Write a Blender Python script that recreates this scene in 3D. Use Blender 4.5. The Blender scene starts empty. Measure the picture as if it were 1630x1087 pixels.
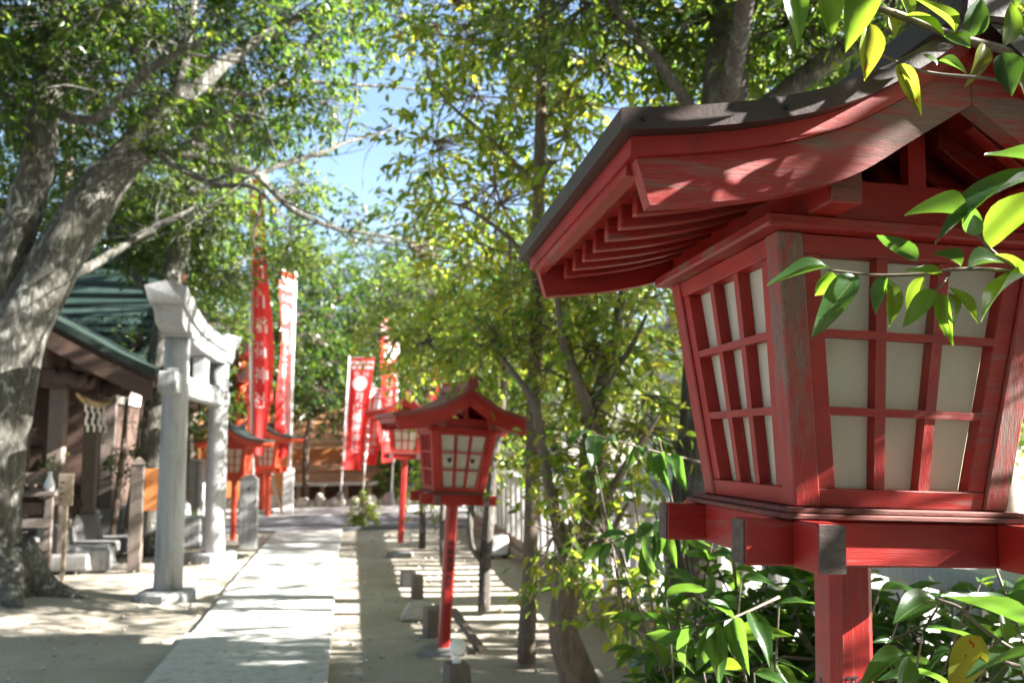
import bpy, math, random
import numpy as np
from mathutils import Matrix, Vector, Quaternion

# ------------------------------------------------------------------ camera, sky, sun, exposure
scene = bpy.context.scene
COL = scene.collection
F_PX, CX, CY, EYE = 1335.0, 815.0, 543.5, 1.53
PITCH, YAW, ROLL = math.radians(6.7), math.radians(10.8), -0.01
SUN_EL, SUN_H = math.radians(28.5), (0.97, -0.243)

_F = np.array([math.sin(YAW)*math.cos(PITCH), math.cos(YAW)*math.cos(PITCH), math.sin(PITCH)])
_R0 = np.array([math.cos(YAW), -math.sin(YAW), 0.0]); _U0 = np.cross(_R0, _F)
_R = math.cos(ROLL)*_R0 + math.sin(ROLL)*_U0
_U = math.cos(ROLL)*_U0 - math.sin(ROLL)*_R0
_C = np.array([0.0, 0.0, EYE])

cam_d = bpy.data.cameras.new('camera'); cam = bpy.data.objects.new('camera', cam_d); COL.objects.link(cam)
cam.matrix_world = Matrix(((_R[0], _U[0], -_F[0], _C[0]), (_R[1], _U[1], -_F[1], _C[1]), (_R[2], _U[2], -_F[2], _C[2]), (0, 0, 0, 1)))
cam_d.sensor_width = 36.0; cam_d.lens = 36.0*F_PX/1630.0
cam_d.clip_start = 0.05; cam_d.clip_end = 1500.0
cam_d.dof.use_dof = True; cam_d.dof.focus_distance = 1.38; cam_d.dof.aperture_fstop = 5.2
scene.camera = cam

world = bpy.data.worlds.new('World'); scene.world = world; world.use_nodes = True
wn = world.node_tree.nodes; wl = world.node_tree.links
sky = wn.new('ShaderNodeTexSky'); sky.sky_type = 'NISHITA'; sky.sun_disc = False
sky.sun_elevation = SUN_EL; sky.sun_rotation = math.atan2(SUN_H[0], SUN_H[1])
sky.air_density = 1.0; sky.dust_density = 1.0; sky.ozone_density = 1.0
wl.new(sky.outputs['Color'], wn['Background'].inputs['Color'])
wn['Background'].inputs['Strength'].default_value = 0.05

sun_d = bpy.data.lights.new('sun', 'SUN'); sun = bpy.data.objects.new('sun', sun_d); COL.objects.link(sun)
sun_d.energy = 5.0; sun_d.angle = math.radians(0.53); sun_d.color = (1.0, 0.97, 0.92)
_s = Vector((SUN_H[0]*math.cos(SUN_EL), SUN_H[1]*math.cos(SUN_EL), math.sin(SUN_EL)))
sun.rotation_euler = _s.to_track_quat('Z', 'Y').to_euler()

scene.view_settings.view_transform = 'Standard'; scene.view_settings.look = 'None'
scene.view_settings.exposure = 3.0; scene.view_settings.gamma = 1.0
scene.cycles.use_denoising = True
scene.cycles.max_bounces = 6; scene.cycles.diffuse_bounces = 3; scene.cycles.transmission_bounces = 4
scene.cycles.sample_clamp_indirect = 6.0

# ------------------------------------------------------------------ pixel -> place
def ray(px, py):
    return (px-CX)/F_PX*_R + _F - (py-CY)/F_PX*_U
def on_ground(px, py, z=0.0):
    d = ray(px, py); return _C + (z-EYE)/d[2]*d
def at_y(px, py, Y):
    d = ray(px, py); return _C + Y/d[1]*d
def at_depth(px, py, D):
    return _C + D*ray(px, py)

# ------------------------------------------------------------------ helpers
def tag(o, label=None, cat=None, group=None, kind=None):
    if label: o['label'] = label
    if cat: o['category'] = cat
    if group: o['group'] = group
    if kind: o['kind'] = kind
    return o
def thing(name, label, cat, loc=(0, 0, 0), group=None, rot=None):
    o = bpy.data.objects.new(name, None); COL.objects.link(o)
    o.empty_display_size = 0.1; o.location = loc
    if rot is not None: o.rotation_euler = rot
    return tag(o, label, cat, group)
def link(name, me, parent=None, mat=None):
    o = bpy.data.objects.new(name, me); COL.objects.link(o)
    if parent is not None: o.parent = parent
    if mat is not None and len(me.materials) == 0: me.materials.append(mat)
    return o
def np_mesh(name, V, faces_by_n, smooth=False):
    """V (n,3); faces_by_n list of int arrays (m,k)"""
    me = bpy.data.meshes.new(name)
    V = np.asarray(V, dtype=np.float32)
    me.vertices.add(len(V)); me.vertices.foreach_set('co', V.ravel())
    loops = np.concatenate([np.asarray(f).ravel() for f in faces_by_n]).astype(np.int32)
    tot = np.concatenate([np.full(len(f), np.asarray(f).shape[1]) for f in faces_by_n]).astype(np.int32)
    start = np.concatenate([[0], np.cumsum(tot)[:-1]]).astype(np.int32)
    me.loops.add(len(loops)); me.loops.foreach_set('vertex_index', loops)
    me.polygons.add(len(tot)); me.polygons.foreach_set('loop_start', start); me.polygons.foreach_set('loop_total', tot)
    if smooth: me.polygons.foreach_set('use_smooth', np.ones(len(tot), dtype=bool))
    me.update(calc_edges=True); me.validate()
    return me
class MB:
    def __init__(s): s.v = []; s.f = []
    def hexa(s, p):          # 8 points: bottom ring 0-3, top ring 4-7
        n = len(s.v); s.v += [tuple(map(float, q)) for q in p]
        for a in ((3, 2, 1, 0), (4, 5, 6, 7), (0, 1, 5, 4), (1, 2, 6, 5), (2, 3, 7, 6), (3, 0, 4, 7)):
            s.f.append(tuple(n+i for i in a))
        return s
    def box(s, x0, x1, y0, y1, z0, z1, m=None):
        p = [(x0, y0, z0), (x1, y0, z0), (x1, y1, z0), (x0, y1, z0), (x0, y0, z1), (x1, y0, z1), (x1, y1, z1), (x0, y1, z1)]
        if m is not None: p = [tuple(m @ Vector(q)) for q in p]
        return s.hexa(p)
    def bar(s, a, b, w, h, up=(0, 0, 1)):
        a, b, up = Vector(a), Vector(b), Vector(up); d = (b-a).normalized()
        x = d.cross(up).normalized()*w/2; z = x.cross(d).normalized()*h/2
        return s.hexa([a-x-z, a+x-z, b+x-z, b-x-z, a-x+z, a+x+z, b+x+z, b-x+z])
    def tube(s, pts, radii, n=10, cap=True, wob=0.0, seed=0):
        rng = random.Random(seed); pts = [Vector(p) for p in pts]; N = len(pts); base = len(s.v)
        ref = Vector((0.31, 0.95, 0.05))
        ph = [rng.uniform(0, 6.28) for _ in range(4)]
        for i, p in enumerate(pts):
            t = (pts[min(i+1, N-1)]-pts[max(i-1, 0)]).normalized()
            x = t.cross(ref)
            if x.length < 0.05: x = t.cross(Vector((1, 0, 0)))
            x.normalize(); y = t.cross(x)
            for k in range(n):
                a = 2*math.pi*k/n
                r = radii[i]*(1+wob*(math.sin(2*a+ph[0]+i*0.7)+0.7*math.sin(3*a+ph[1]-i*0.9)+0.5*math.sin(5*a+ph[2]+i*1.3)+rng.uniform(-.5, .5)))
                s.v.append(tuple(p+(x*math.cos(a)+y*math.sin(a))*r))
        for i in range(N-1):
            for k in range(n):
                a = base+i*n+k; b = base+i*n+(k+1) % n
                s.f.append((a, b, b+n, a+n))
        if cap:
            s.f.append(tuple(base+k for k in range(n))[::-1]); s.f.append(tuple(base+(N-1)*n+k for k in range(n)))
        return s
    def lathe(s, prof, n=16, c=(0, 0, 0)):
        base = len(s.v); N = len(prof)
        for r, z in prof:
            for k in range(n):
                a = 2*math.pi*k/n; s.v.append((c[0]+r*math.cos(a), c[1]+r*math.sin(a), c[2]+z))
        for i in range(N-1):
            for k in range(n):
                a = base+i*n+k; b = base+i*n+(k+1) % n; s.f.append((a, b, b+n, a+n))
        s.f.append(tuple(base+k for k in range(n))[::-1]); s.f.append(tuple(base+(N-1)*n+k for k in range(n)))
        return s
    def slab(s, xs, z_top, z_bot, y0, y1):
        """sheet following a profile in x, from y0 to y1"""
        base = len(s.v); N = len(xs)
        for x in xs:
            s.v += [(x, y0, z_bot(x)), (x, y1, z_bot(x)), (x, y1, z_top(x)), (x, y0, z_top(x))]
        for i in range(N-1):
            a = base+4*i; b = a+4
            s.f += [(a, a+1, b+1, b), (a+1, a+2, b+2, b+1), (a+2, a+3, b+3, b+2), (a+3, a, b, b+3)]
        e = base+4*(N-1)
        s.f += [(base+3, base+2, base+1, base), (e, e+1, e+2, e+3)]
        return s
    def build(s, name, mat, parent=None, smooth=False, bevel=0.0):
        me = bpy.data.meshes.new(name); me.from_pydata(s.v, [], s.f); me.update()
        if smooth: me.polygons.foreach_set('use_smooth', [True]*len(me.polygons))
        me.materials.append(mat)
        o = link(name, me, parent)
        if bevel:
            b = o.modifiers.new('edge', 'BEVEL'); b.width = bevel; b.segments = 1; b.limit_method = 'ANGLE'
        return o
def spline(pts, n):
    """Catmull-Rom through pts (k,d) -> n points"""
    P = np.asarray(pts, float); P = np.vstack([2*P[0]-P[1], P, 2*P[-1]-P[-2]]); k = len(P)-3
    out = []
    for t in np.linspace(0, k-1e-6, n):
        i = int(t); u = t-i; a, b, c, d = P[i:i+4]
        out.append(0.5*((2*b)+(c-a)*u+(2*a-5*b+4*c-d)*u*u+(3*b-a-3*c+d)*u**3))
    return np.array(out)
def copy_tree(o, parent=None):
    c = o.copy(); COL.objects.link(c)
    if parent is not None: c.parent = parent
    for ch in list(o.children): copy_tree(ch, c)
    return c

# ------------------------------------------------------------------ materials
def nodes(name):
    m = bpy.data.materials.new(name); m.use_nodes = True
    nt = m.node_tree; return m, nt, nt.nodes, nt.links, nt.nodes['Principled BSDF']
def coords(N, L, scale=(1, 1, 1), kind='Object'):
    tc = N.new('ShaderNodeTexCoord'); mp = N.new('ShaderNodeMapping'); mp.inputs['Scale'].default_value = scale
    L.new(tc.outputs[kind], mp.inputs['Vector']); return mp.outputs['Vector']
def noise(N, L, vec, scale, detail=5, rough=0.6, dist=0.0):
    n = N.new('ShaderNodeTexNoise'); n.inputs['Scale'].default_value = scale; n.inputs['Detail'].default_value = detail
    n.inputs['Roughness'].default_value = rough; n.inputs['Distortion'].default_value = dist
    L.new(vec, n.inputs['Vector']); return n.outputs['Fac']
def ramp(N, L, fac, stops):
    r = N.new('ShaderNodeValToRGB'); e = r.color_ramp.elements
    while len(e) < len(stops): e.new(0.5)
    for q, (p, c) in zip(e, stops):
        q.position = p; q.color = (c[0], c[1], c[2], 1) if not isinstance(c, (int, float)) else (c, c, c, 1)
    L.new(fac, r.inputs['Fac']); return r.outputs['Color']
def mixc(N, L, fac, a, b):
    m = N.new('ShaderNodeMix'); m.data_type = 'RGBA'
    if isinstance(fac, (int, float)): m.inputs[0].default_value = fac
    else: L.new(fac, m.inputs[0])
    for s, v in ((m.inputs[6], a), (m.inputs[7], b)):
        if isinstance(v, tuple): s.default_value = (v[0], v[1], v[2], 1)
        else: L.new(v, s)
    return m.outputs[2]
def mathn(N, L, op, a, b):
    m = N.new('ShaderNodeMath'); m.operation = op
    for s, v in ((m.inputs[0], a), (m.inputs[1], b)):
        if isinstance(v, (int, float)): s.default_value = v
        else: L.new(v, s)
    return m.outputs[0]
def bump(N, L, b, h, strength, dist):
    n = N.new('ShaderNodeBump'); n.inputs['Strength'].default_value = strength; n.inputs['Distance'].default_value = dist
    L.new(h, n.inputs['Height']); L.new(n.outputs['Normal'], b.inputs['Normal'])
def grained(axis, k=14.0, j=1.0): 
    s = [k, k, k]; s[axis] = j; return tuple(s)
def mat_paint(name, axis, wear, col=(0.42, 0.017, 0.011), col2=(0.25, 0.008, 0.006), under=(0.27, 0.19, 0.155), rough=0.42, chips=False):
    """painted timber: paint worn through to grey wood along the grain"""
    m, nt, N, L, b = nodes(name)
    g = noise(N, L, coords(N, L, grained(axis, 9, 0.7)), 9, 6, 0.65)
    big = noise(N, L, coords(N, L, grained(axis, 2.2, 0.9)), 3.1, 5, 0.6, 0.4)
    fine = noise(N, L, coords(N, L, grained(axis, 30, 1.5)), 14, 4, 0.7)
    s = mathn(N, L, 'ADD', mathn(N, L, 'MULTIPLY', g, 0.45), mathn(N, L, 'MULTIPLY', big, 0.75))
    mask = ramp(N, L, s, [(0.80-0.33*wear, 0.0), (0.93-0.33*wear, 1.0)])
    paint = mixc(N, L, ramp(N, L, big, [(0.3, 0), (0.7, 1)]), col2, col)
    paint = mixc(N, L, mathn(N, L, 'MULTIPLY', ramp(N, L, fine, [(0.45, 0), (0.75, 1)]), 0.25), paint, (0.42, 0.05, 0.042))
    wood = mixc(N, L, ramp(N, L, fine, [(0.3, 0), (0.7, 1)]), tuple(0.45*c for c in under), under)
    line = noise(N, L, coords(N, L, grained(axis, 46, 0.8)), 9, 3, 0.6)
    thin = mathn(N, L, 'MULTIPLY', ramp(N, L, line, [(0.54, 0), (0.64, 1)]), ramp(N, L, s, [(0.70-0.33*wear, 0.0), (0.86-0.33*wear, 0.8)]))
    dirt = noise(N, L, coords(N, L), 5.5, 6, 0.7, .5)
    paint = mixc(N, L, ramp(N, L, dirt, [(0.54, 0), (0.74, .6)]), paint, (0.10, 0.016, 0.013))
    mask = mathn(N, L, 'MAXIMUM', mask, thin)
    if chips:
        bv = N.new('ShaderNodeBevel'); bv.samples = 3; bv.inputs['Radius'].default_value = 0.006
        ge = N.new('ShaderNodeNewGeometry'); dp = N.new('ShaderNodeVectorMath'); dp.operation = 'DOT_PRODUCT'
        L.new(bv.outputs[0], dp.inputs[0]); L.new(ge.outputs['Normal'], dp.inputs[1])
        edge = ramp(N, L, dp.outputs['Value'], [(0.80, 1), (0.985, 0)])
        brk = noise(N, L, coords(N, L, grained(axis, 2.5, 1.0)), 34, 5, 0.7)
        mask = mathn(N, L, 'MAXIMUM', mask, mathn(N, L, 'MULTIPLY', edge, ramp(N, L, brk, [(0.46, 0), (0.58, .85)])))
    L.new(mixc(N, L, mathn(N, L, 'MULTIPLY', mask, 0.92), paint, wood), b.inputs['Base Color'])
    L.new(ramp(N, L, mask, [(0, rough), (1, 0.85)]), b.inputs['Roughness'])
    bump(N, L, b, mathn(N, L, 'SUBTRACT', fine, mathn(N, L, 'MULTIPLY', mask, 0.4)), 0.35, 0.002)
    return m
def mat_plain(name, c0, c1, scale=6, rough=0.7, axis=None, bumpd=0.003, metallic=0.0, stretch=12):
    m, nt, N, L, b = nodes(name)
    v = coords(N, L, grained(axis, stretch, 1) if axis is not None else (1, 1, 1))
    n1 = noise(N, L, v, scale, 7, 0.65); n2 = noise(N, L, v, scale*7, 4, 0.7)
    s = mathn(N, L, 'ADD', mathn(N, L, 'MULTIPLY', n1, 0.65), mathn(N, L, 'MULTIPLY', n2, 0.35))
    L.new(ramp(N, L, s, [(0.32, c0), (0.68, c1)]), b.inputs['Base Color'])
    b.inputs['Roughness'].default_value = rough; b.inputs['Metallic'].default_value = metallic
    if bumpd: bump(N, L, b, s, 0.6, bumpd)
    return m
def mat_leaf(name, cols, trans, gloss=0.38, tmix=0.42, spots=False, vein=False):
    """leaf: each leaf its own tone, light passes through"""
    m, nt, N, L, b = nodes(name)
    geo = N.new('ShaderNodeNewGeometry'); oi = N.new('ShaderNodeObjectInfo')
    rnd = mathn(N, L, 'FRACT', mathn(N, L, 'ADD', geo.outputs['Random Per Island'], oi.outputs['Random']), 0.0)
    stops = [(i/max(1, len(cols)-1)*0.999, c) for i, c in enumerate(cols)]
    c = ramp(N, L, rnd, stops)
    tstops = [(i/max(1, len(trans)-1)*0.999, q) for i, q in enumerate(trans)]
    t = ramp(N, L, rnd, tstops)
    if spots:
        n = noise(N, L, coords(N, L, (1, 1, 1), 'Object'), 7.0, 2, 0.5)
        k = ramp(N, L, n, [(0.64, 0), (0.69, 1)])
        c = mixc(N, L, k, c, (0.16, 0.03, 0.01)); t = mixc(N, L, k, t, (0.5, 0.05, 0.01))
    if vein:
        sx = N.new('ShaderNodeSeparateXYZ'); L.new(coords(N, L), sx.inputs[0])
        ay = mathn(N, L, 'ABSOLUTE', sx.outputs[1], 0.0)
        rib = ramp(N, L, ay, [(0.012, 1), (0.03, 0)])
        wv = mathn(N, L, 'SINE', mathn(N, L, 'MULTIPLY', mathn(N, L, 'SUBTRACT', sx.outputs[0], mathn(N, L, 'MULTIPLY', ay, 0.7)), 62.0), 0.0)
        rib = mathn(N, L, 'MAXIMUM', rib, mathn(N, L, 'MULTIPLY', ramp(N, L, wv, [(0.80, 0), (1.0, 1)]), 0.28))
        c = mixc(N, L, mathn(N, L, 'MULTIPLY', rib, 0.55), c, (0.16, 0.22, 0.06))
    L.new(c, b.inputs['Base Color']); b.inputs['Roughness'].default_value = gloss
    tr = N.new('ShaderNodeBsdfTranslucent'); L.new(t, tr.inputs['Color'])
    mx = N.new('ShaderNodeMixShader'); mx.inputs[0].default_value = tmix
    L.new(b.outputs[0], mx.inputs[1]); L.new(tr.outputs[0], mx.inputs[2])
    L.new(mx.outputs[0], N['Material Output'].inputs['Surface'])
    return m
M = {}
for ax, nm in enumerate('xyz'):
    M['red_'+nm] = mat_paint('red paint grain '+nm, ax, 0.37, chips=True)
    M['worn_'+nm] = mat_paint('worn red paint grain '+nm, ax, 0.61, chips=True)
    M['clean_'+nm] = mat_paint('sound red paint grain '+nm, ax, 0.12)
    M['verm_'+nm] = mat_paint('vermilion paint grain '+nm, ax, 0.15, (0.62, 0.085, 0.03), (0.5, 0.05, 0.02))
M['endgrain'] = mat_plain('weathered end grain', (0.025, 0.018, 0.016), (0.17, 0.125, 0.11), 30, 0.85, 0, 0.004, stretch=2.5)
M['sill'] = mat_plain('weathered moulding', (0.05, 0.02, 0.018), (0.28, 0.08, 0.06), 9, 0.8, 0, 0.003)
M['copper'] = mat_plain('brown sheet copper', (0.022, 0.011, 0.009), (0.062, 0.034, 0.027), 5, 0.45, 1, 0.002, 0.0, 3)
M['redroof'] = mat_plain('red brown roof sheet', (0.16, 0.03, 0.028), (0.30, 0.06, 0.05), 5, 0.5, None, 0.002)
M['greencopper'] = mat_plain('green copper', (0.006, 0.016, 0.012), (0.026, 0.046, 0.036), 4, 0.55, None, 0.003)
M['bolt'] = mat_plain('dark bolt', (0.02, 0.02, 0.025), (0.06, 0.06, 0.07), 30, 0.4, None, 0, 0.6)
def mat_pane():
    m, nt, N, L, b = nodes('milky pane')
    v = coords(N, L); n = noise(N, L, v, 9, 4, 0.6); sp = noise(N, L, v, 60, 2, 0.5)
    c = mixc(N, L, ramp(N, L, n, [(0.35, 0), (0.75, 1)]), (0.90, 0.88, 0.82), (0.80, 0.77, 0.66))
    st = noise(N, L, coords(N, L, (9, 9, .8)), 6, 4, 0.6); c = mixc(N, L, ramp(N, L, st, [(0.50, 0), (0.74, .4)]), c, (0.62, 0.58, 0.46))
    c = mixc(N, L, ramp(N, L, sp, [(0.74, 0), (0.77, 1)]), c, (0.12, 0.09, 0.07))
    L.new(c, b.inputs['Base Color']); b.inputs['Roughness'].default_value = 0.22
    tr = N.new('ShaderNodeBsdfTranslucent'); tr.inputs['Color'].default_value = (0.93, 0.90, 0.80, 1)
    mx = N.new('ShaderNodeMixShader'); mx.inputs[0].default_value = 0.5
    L.new(b.outputs[0], mx.inputs[1]); L.new(tr.outputs[0], mx.inputs[2]); L.new(mx.outputs[0], N['Material Output'].inputs['Surface'])
    return m
M['pane'] = mat_pane()
M['ink'] = mat_plain('black lettering', (0.01, 0.01, 0.012), (0.03, 0.02, 0.02), 20, 0.6, None, 0)
M['inside'] = mat_plain('dark timber', (0.03, 0.012, 0.01), (0.10, 0.03, 0.025), 8, 0.8, 0)
M['stone'] = mat_plain('pale granite', (0.30, 0.30, 0.31), (0.58, 0.58, 0.59), 26, 0.8, None, 0.004)
M['stone_d'] = mat_plain('weathered stone', (0.16, 0.155, 0.15), (0.38, 0.37, 0.36), 14, 0.85, None, 0.006)
M['rock'] = mat_plain('field stone', (0.26, 0.24, 0.21), (0.52, 0.48, 0.42), 7, 0.9, None, 0.02)
M['concrete'] = mat_plain('path concrete', (0.34, 0.315, 0.27), (0.52, 0.49, 0.435), 2.6, 0.9, None, 0.004)
M['kerb'] = mat_plain('brown concrete', (0.16, 0.12, 0.09), (0.28, 0.22, 0.17), 7, 0.9, None, 0.004)
M['fence'] = mat_plain('grey painted rail', (0.30, 0.29, 0.28), (0.48, 0.47, 0.45), 6, 0.7, 2, 0.002)
M['asphalt'] = mat_plain('grey asphalt', (0.10, 0.10, 0.115), (0.17, 0.17, 0.18), 40, 0.9, None, 0.003)
M['street'] = mat_plain('pale street concrete', (0.42, 0.41, 0.39), (0.56, 0.55, 0.53), 2, 0.9, None, 0.003)
M['wood_d'] = mat_plain('dark shrine timber', (0.030, 0.018, 0.014), (0.11, 0.066, 0.048), 5, 0.75, 2)
M['wood_dx'] = mat_plain('dark shrine beam', (0.035, 0.020, 0.015), (0.13, 0.075, 0.052), 5, 0.75, 0)
M['wood_g'] = mat_plain('grey weathered timber', (0.075, 0.056, 0.045), (0.20, 0.16, 0.135), 6, 0.8, 2)
M['wood_o'] = mat_plain('orange board', (0.40, 0.13, 0.035), (0.58, 0.23, 0.07), 4, 0.6, 2)
M['wood_p'] = mat_plain('pale timber', (0.36, 0.27, 0.19), (0.55, 0.44, 0.33), 5, 0.8, 2)
def mat_bark(name, dark, mid, light, s=3.0, lichen=0.5):
    m, nt, N, L, b = nodes(name); v = coords(N, L, (1, 1, .45))
    n1 = noise(N, L, v, s, 8, 0.68, 0.6); n2 = noise(N, L, coords(N, L, (1, 1, .16)), s*9, 6, 0.7, 0.3); n3 = noise(N, L, v, s*2.6, 5, 0.6, 1.2)
    c = ramp(N, L, mathn(N, L, 'ADD', mathn(N, L, 'MULTIPLY', n1, .5), mathn(N, L, 'MULTIPLY', n2, .5)), [(0.36, dark), (0.52, mid), (0.66, light)])
    c = mixc(N, L, ramp(N, L, n3, [(0.55, 0), (0.66, lichen)]), c, (0.42, 0.42, 0.37))
    c = mixc(N, L, ramp(N, L, n1, [(0.60, 0), (0.72, .45)]), c, (0.10, 0.105, 0.03))
    L.new(c, b.inputs['Base Color']); b.inputs['Roughness'].default_value = .92
    bump(N, L, b, mathn(N, L, 'ADD', n2, mathn(N, L, 'MULTIPLY', n1, .8)), 0.9, 0.035); return m
def mat_stone(name, c0, c1, stain=.6, moss=0.0):
    m, nt, N, L, b = nodes(name); v = coords(N, L)
    fine = noise(N, L, v, 130, 3, 0.7); mid = noise(N, L, v, 7, 6, 0.65); run = noise(N, L, coords(N, L, (5, 5, .5)), 2.2, 5, 0.6, .3)
    c = mixc(N, L, ramp(N, L, fine, [(0.38, 0), (0.62, 1)]), c0, c1)
    c = mixc(N, L, mathn(N, L, 'MULTIPLY', ramp(N, L, run, [(0.48, 0), (0.68, 1)]), stain), c, (0.15, 0.145, 0.13))
    c = mixc(N, L, mathn(N, L, 'MULTIPLY', ramp(N, L, mid, [(0.56, 0), (0.70, 1)]), .45), c, (0.20, 0.20, 0.17))
    L.new(c, b.inputs['Base Color']); b.inputs['Roughness'].default_value = .85
    bump(N, L, b, mathn(N, L, 'ADD', fine, mathn(N, L, 'MULTIPLY', mid, 1.5)), 0.5, 0.006); return m
M['stone'] = mat_stone('pale granite', (0.24, 0.24, 0.245), (0.42, 0.42, 0.425), .7)
M['stone_d'] = mat_stone('weathered stone', (0.12, 0.115, 0.11), (0.27, 0.26, 0.25), .7)
M['concrete'] = mat_stone('path concrete', (0.40, 0.385, 0.36), (0.54, 0.525, 0.49), .4)
M['bark'] = mat_bark('mottled bark', (0.030, 0.026, 0.021), (0.085, 0.08, 0.066), (0.27, 0.26, 0.22), 4.6, .75)
M['bark_b'] = mat_plain('brown bark', (0.05, 0.035, 0.025), (0.20, 0.15, 0.11), 9, 0.9, 2, 0.012, stretch=4)
M['bark_r'] = mat_bark('rough grey bark', (0.03, 0.024, 0.02), (0.085, 0.072, 0.06), (0.17, 0.15, 0.13), 6, .3)
M['twig'] = mat_plain('brown twig', (0.06, 0.045, 0.03), (0.22, 0.17, 0.12), 20, 0.7, None, 0.002)
M['moss'] = mat_plain('moss', (0.03, 0.036, 0.01), (0.16, 0.15, 0.045), 30, 0.95, None, 0.02)
M['rope'] = mat_plain('straw rope', (0.35, 0.25, 0.12), (0.62, 0.48, 0.28), 30, 0.9, 0, 0.006)
M['white'] = mat_plain('white paper', (0.74, 0.74, 0.74), (0.82, 0.82, 0.82), 8, 0.7, None, 0)
M['pole'] = mat_plain('pale pole', (0.55, 0.54, 0.52), (0.72, 0.71, 0.70), 6, 0.5, 2, 0)
M['tile_o'] = mat_plain('orange clay tile', (0.36, 0.15, 0.06), (0.56, 0.27, 0.12), 5, 0.7, None, 0.004)
M['plaster'] = mat_plain('cream plaster', (0.56, 0.54, 0.49), (0.68, 0.66, 0.60), 3, 0.9, None, 0.002)
M['slate'] = mat_plain('blue grey roofing', (0.10, 0.13, 0.19), (0.17, 0.21, 0.29), 8, 0.6, None, 0.004)
M['glass'] = mat_plain('window glass', (0.03, 0.04, 0.05), (0.06, 0.07, 0.08), 3, 0.1, None, 0)
def mat_cloth(name, c):
    m, nt, N, L, b = nodes(name); b.inputs['Base Color'].default_value = (*c, 1); b.inputs['Roughness'].default_value = 0.75
    n = noise(N, L, coords(N, L), 3, 4, 0.6); L.new(mixc(N, L, mathn(N, L, 'MULTIPLY', n, 0.4), c, tuple(0.75*q for q in c)), b.inputs['Base Color'])
    tr = N.new('ShaderNodeBsdfTranslucent'); tr.inputs['Color'].default_value = (*c, 1)
    mx = N.new('ShaderNodeMixShader'); mx.inputs[0].default_value = 0.35
    L.new(b.outputs[0], mx.inputs[1]); L.new(tr.outputs[0], mx.inputs[2]); L.new(mx.outputs[0], N['Material Output'].inputs['Surface']); return m
M['flag_red'] = mat_cloth('red banner cloth', (0.72, 0.035, 0.03)); M['flag_white'] = mat_cloth('white banner print', (0.82, 0.80, 0.80))
def mat_ground():
    m, nt, N, L, b = nodes('sandy earth'); v = coords(N, L)
    big = noise(N, L, v, 0.55, 6, 0.6); mid = noise(N, L, v, 5, 6, 0.7); fine = noise(N, L, v, 90, 3, 0.7)
    c = mixc(N, L, ramp(N, L, big, [(0.35, 0), (0.65, 1)]), (0.26, 0.225, 0.18), (0.43, 0.385, 0.32))
    c = mixc(N, L, ramp(N, L, mid, [(0.35, 0.0), (0.75, 0.6)]), c, (0.28, 0.225, 0.155))
    c = mixc(N, L, ramp(N, L, fine, [(0.64, 0), (0.72, 0.8)]), c, (0.14, 0.105, 0.07))
    L.new(c, b.inputs['Base Color']); b.inputs['Roughness'].default_value = 0.95
    bump(N, L, b, mathn(N, L, 'ADD', mathn(N, L, 'MULTIPLY', mid, 1.0), mathn(N, L, 'MULTIPLY', fine, 0.3)), 0.7, 0.02)
    return m
M['ground'] = mat_ground()
# foliage
M['leaf_dark'] = mat_leaf('dark evergreen leaves', [(0.005, 0.017, 0.005), (0.010, 0.031, 0.008), (0.018, 0.046, 0.011), (0.032, 0.062, 0.013)], [(0.06, 0.16, 0.02), (0.14, 0.28, 0.03), (0.28, 0.38, 0.04)], 0.27, 0.34)
M['leaf_mid'] = mat_leaf('green leaves', [(0.006, 0.020, 0.005), (0.014, 0.038, 0.008), (0.028, 0.060, 0.012), (0.048, 0.072, 0.015)], [(0.14, 0.30, 0.03), (0.28, 0.44, 0.04), (0.44, 0.50, 0.06)], 0.30, 0.44)
M['leaf_lit'] = mat_leaf('yellow green leaves', [(0.008, 0.027, 0.006), (0.018, 0.048, 0.010), (0.036, 0.074, 0.014), (0.06, 0.086, 0.017), (0.085, 0.086, 0.019)], [(0.20, 0.40, 0.03), (0.40, 0.58, 0.05), (0.56, 0.64, 0.06), (0.64, 0.56, 0.07)], 0.28, 0.52)
M['leaf_near'] = mat_leaf('glossy broad leaf', [(0.014, 0.045, 0.013), (0.024, 0.068, 0.017), (0.03, 0.078, 0.018)], [(0.13, 0.30, 0.03), (0.22, 0.40, 0.04)], 0.24, 0.36, vein=True)
M['leaf_bush'] = mat_leaf('glossy bush leaf', [(0.014, 0.045, 0.013), (0.022, 0.064, 0.016), (0.036, 0.085, 0.02)], [(0.15, 0.32, 0.03), (0.26, 0.44, 0.04)], 0.26, 0.38)
M['leaf_young'] = mat_leaf('yellow green broad leaf', [(0.05, 0.115, 0.018), (0.085, 0.15, 0.022)], [(0.22, 0.40, 0.025), (0.30, 0.44, 0.03)], 0.28, 0.52, vein=True)
M['leaf_spot'] = mat_leaf('spotted yellow leaf', [(0.12, 0.18, 0.025), (0.17, 0.20, 0.03)], [(0.42, 0.50, 0.035), (0.50, 0.46, 0.035)], 0.28, 0.52, True, True)
M['leaf_oak'] = mat_leaf('canopy leaves', [(0.006, 0.020, 0.006), (0.014, 0.040, 0.010), (0.028, 0.064, 0.014), (0.055, 0.085, 0.018)], [(0.08, 0.20, 0.02), (0.22, 0.38, 0.03), (0.42, 0.50, 0.05)], 0.27, 0.42)

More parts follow.
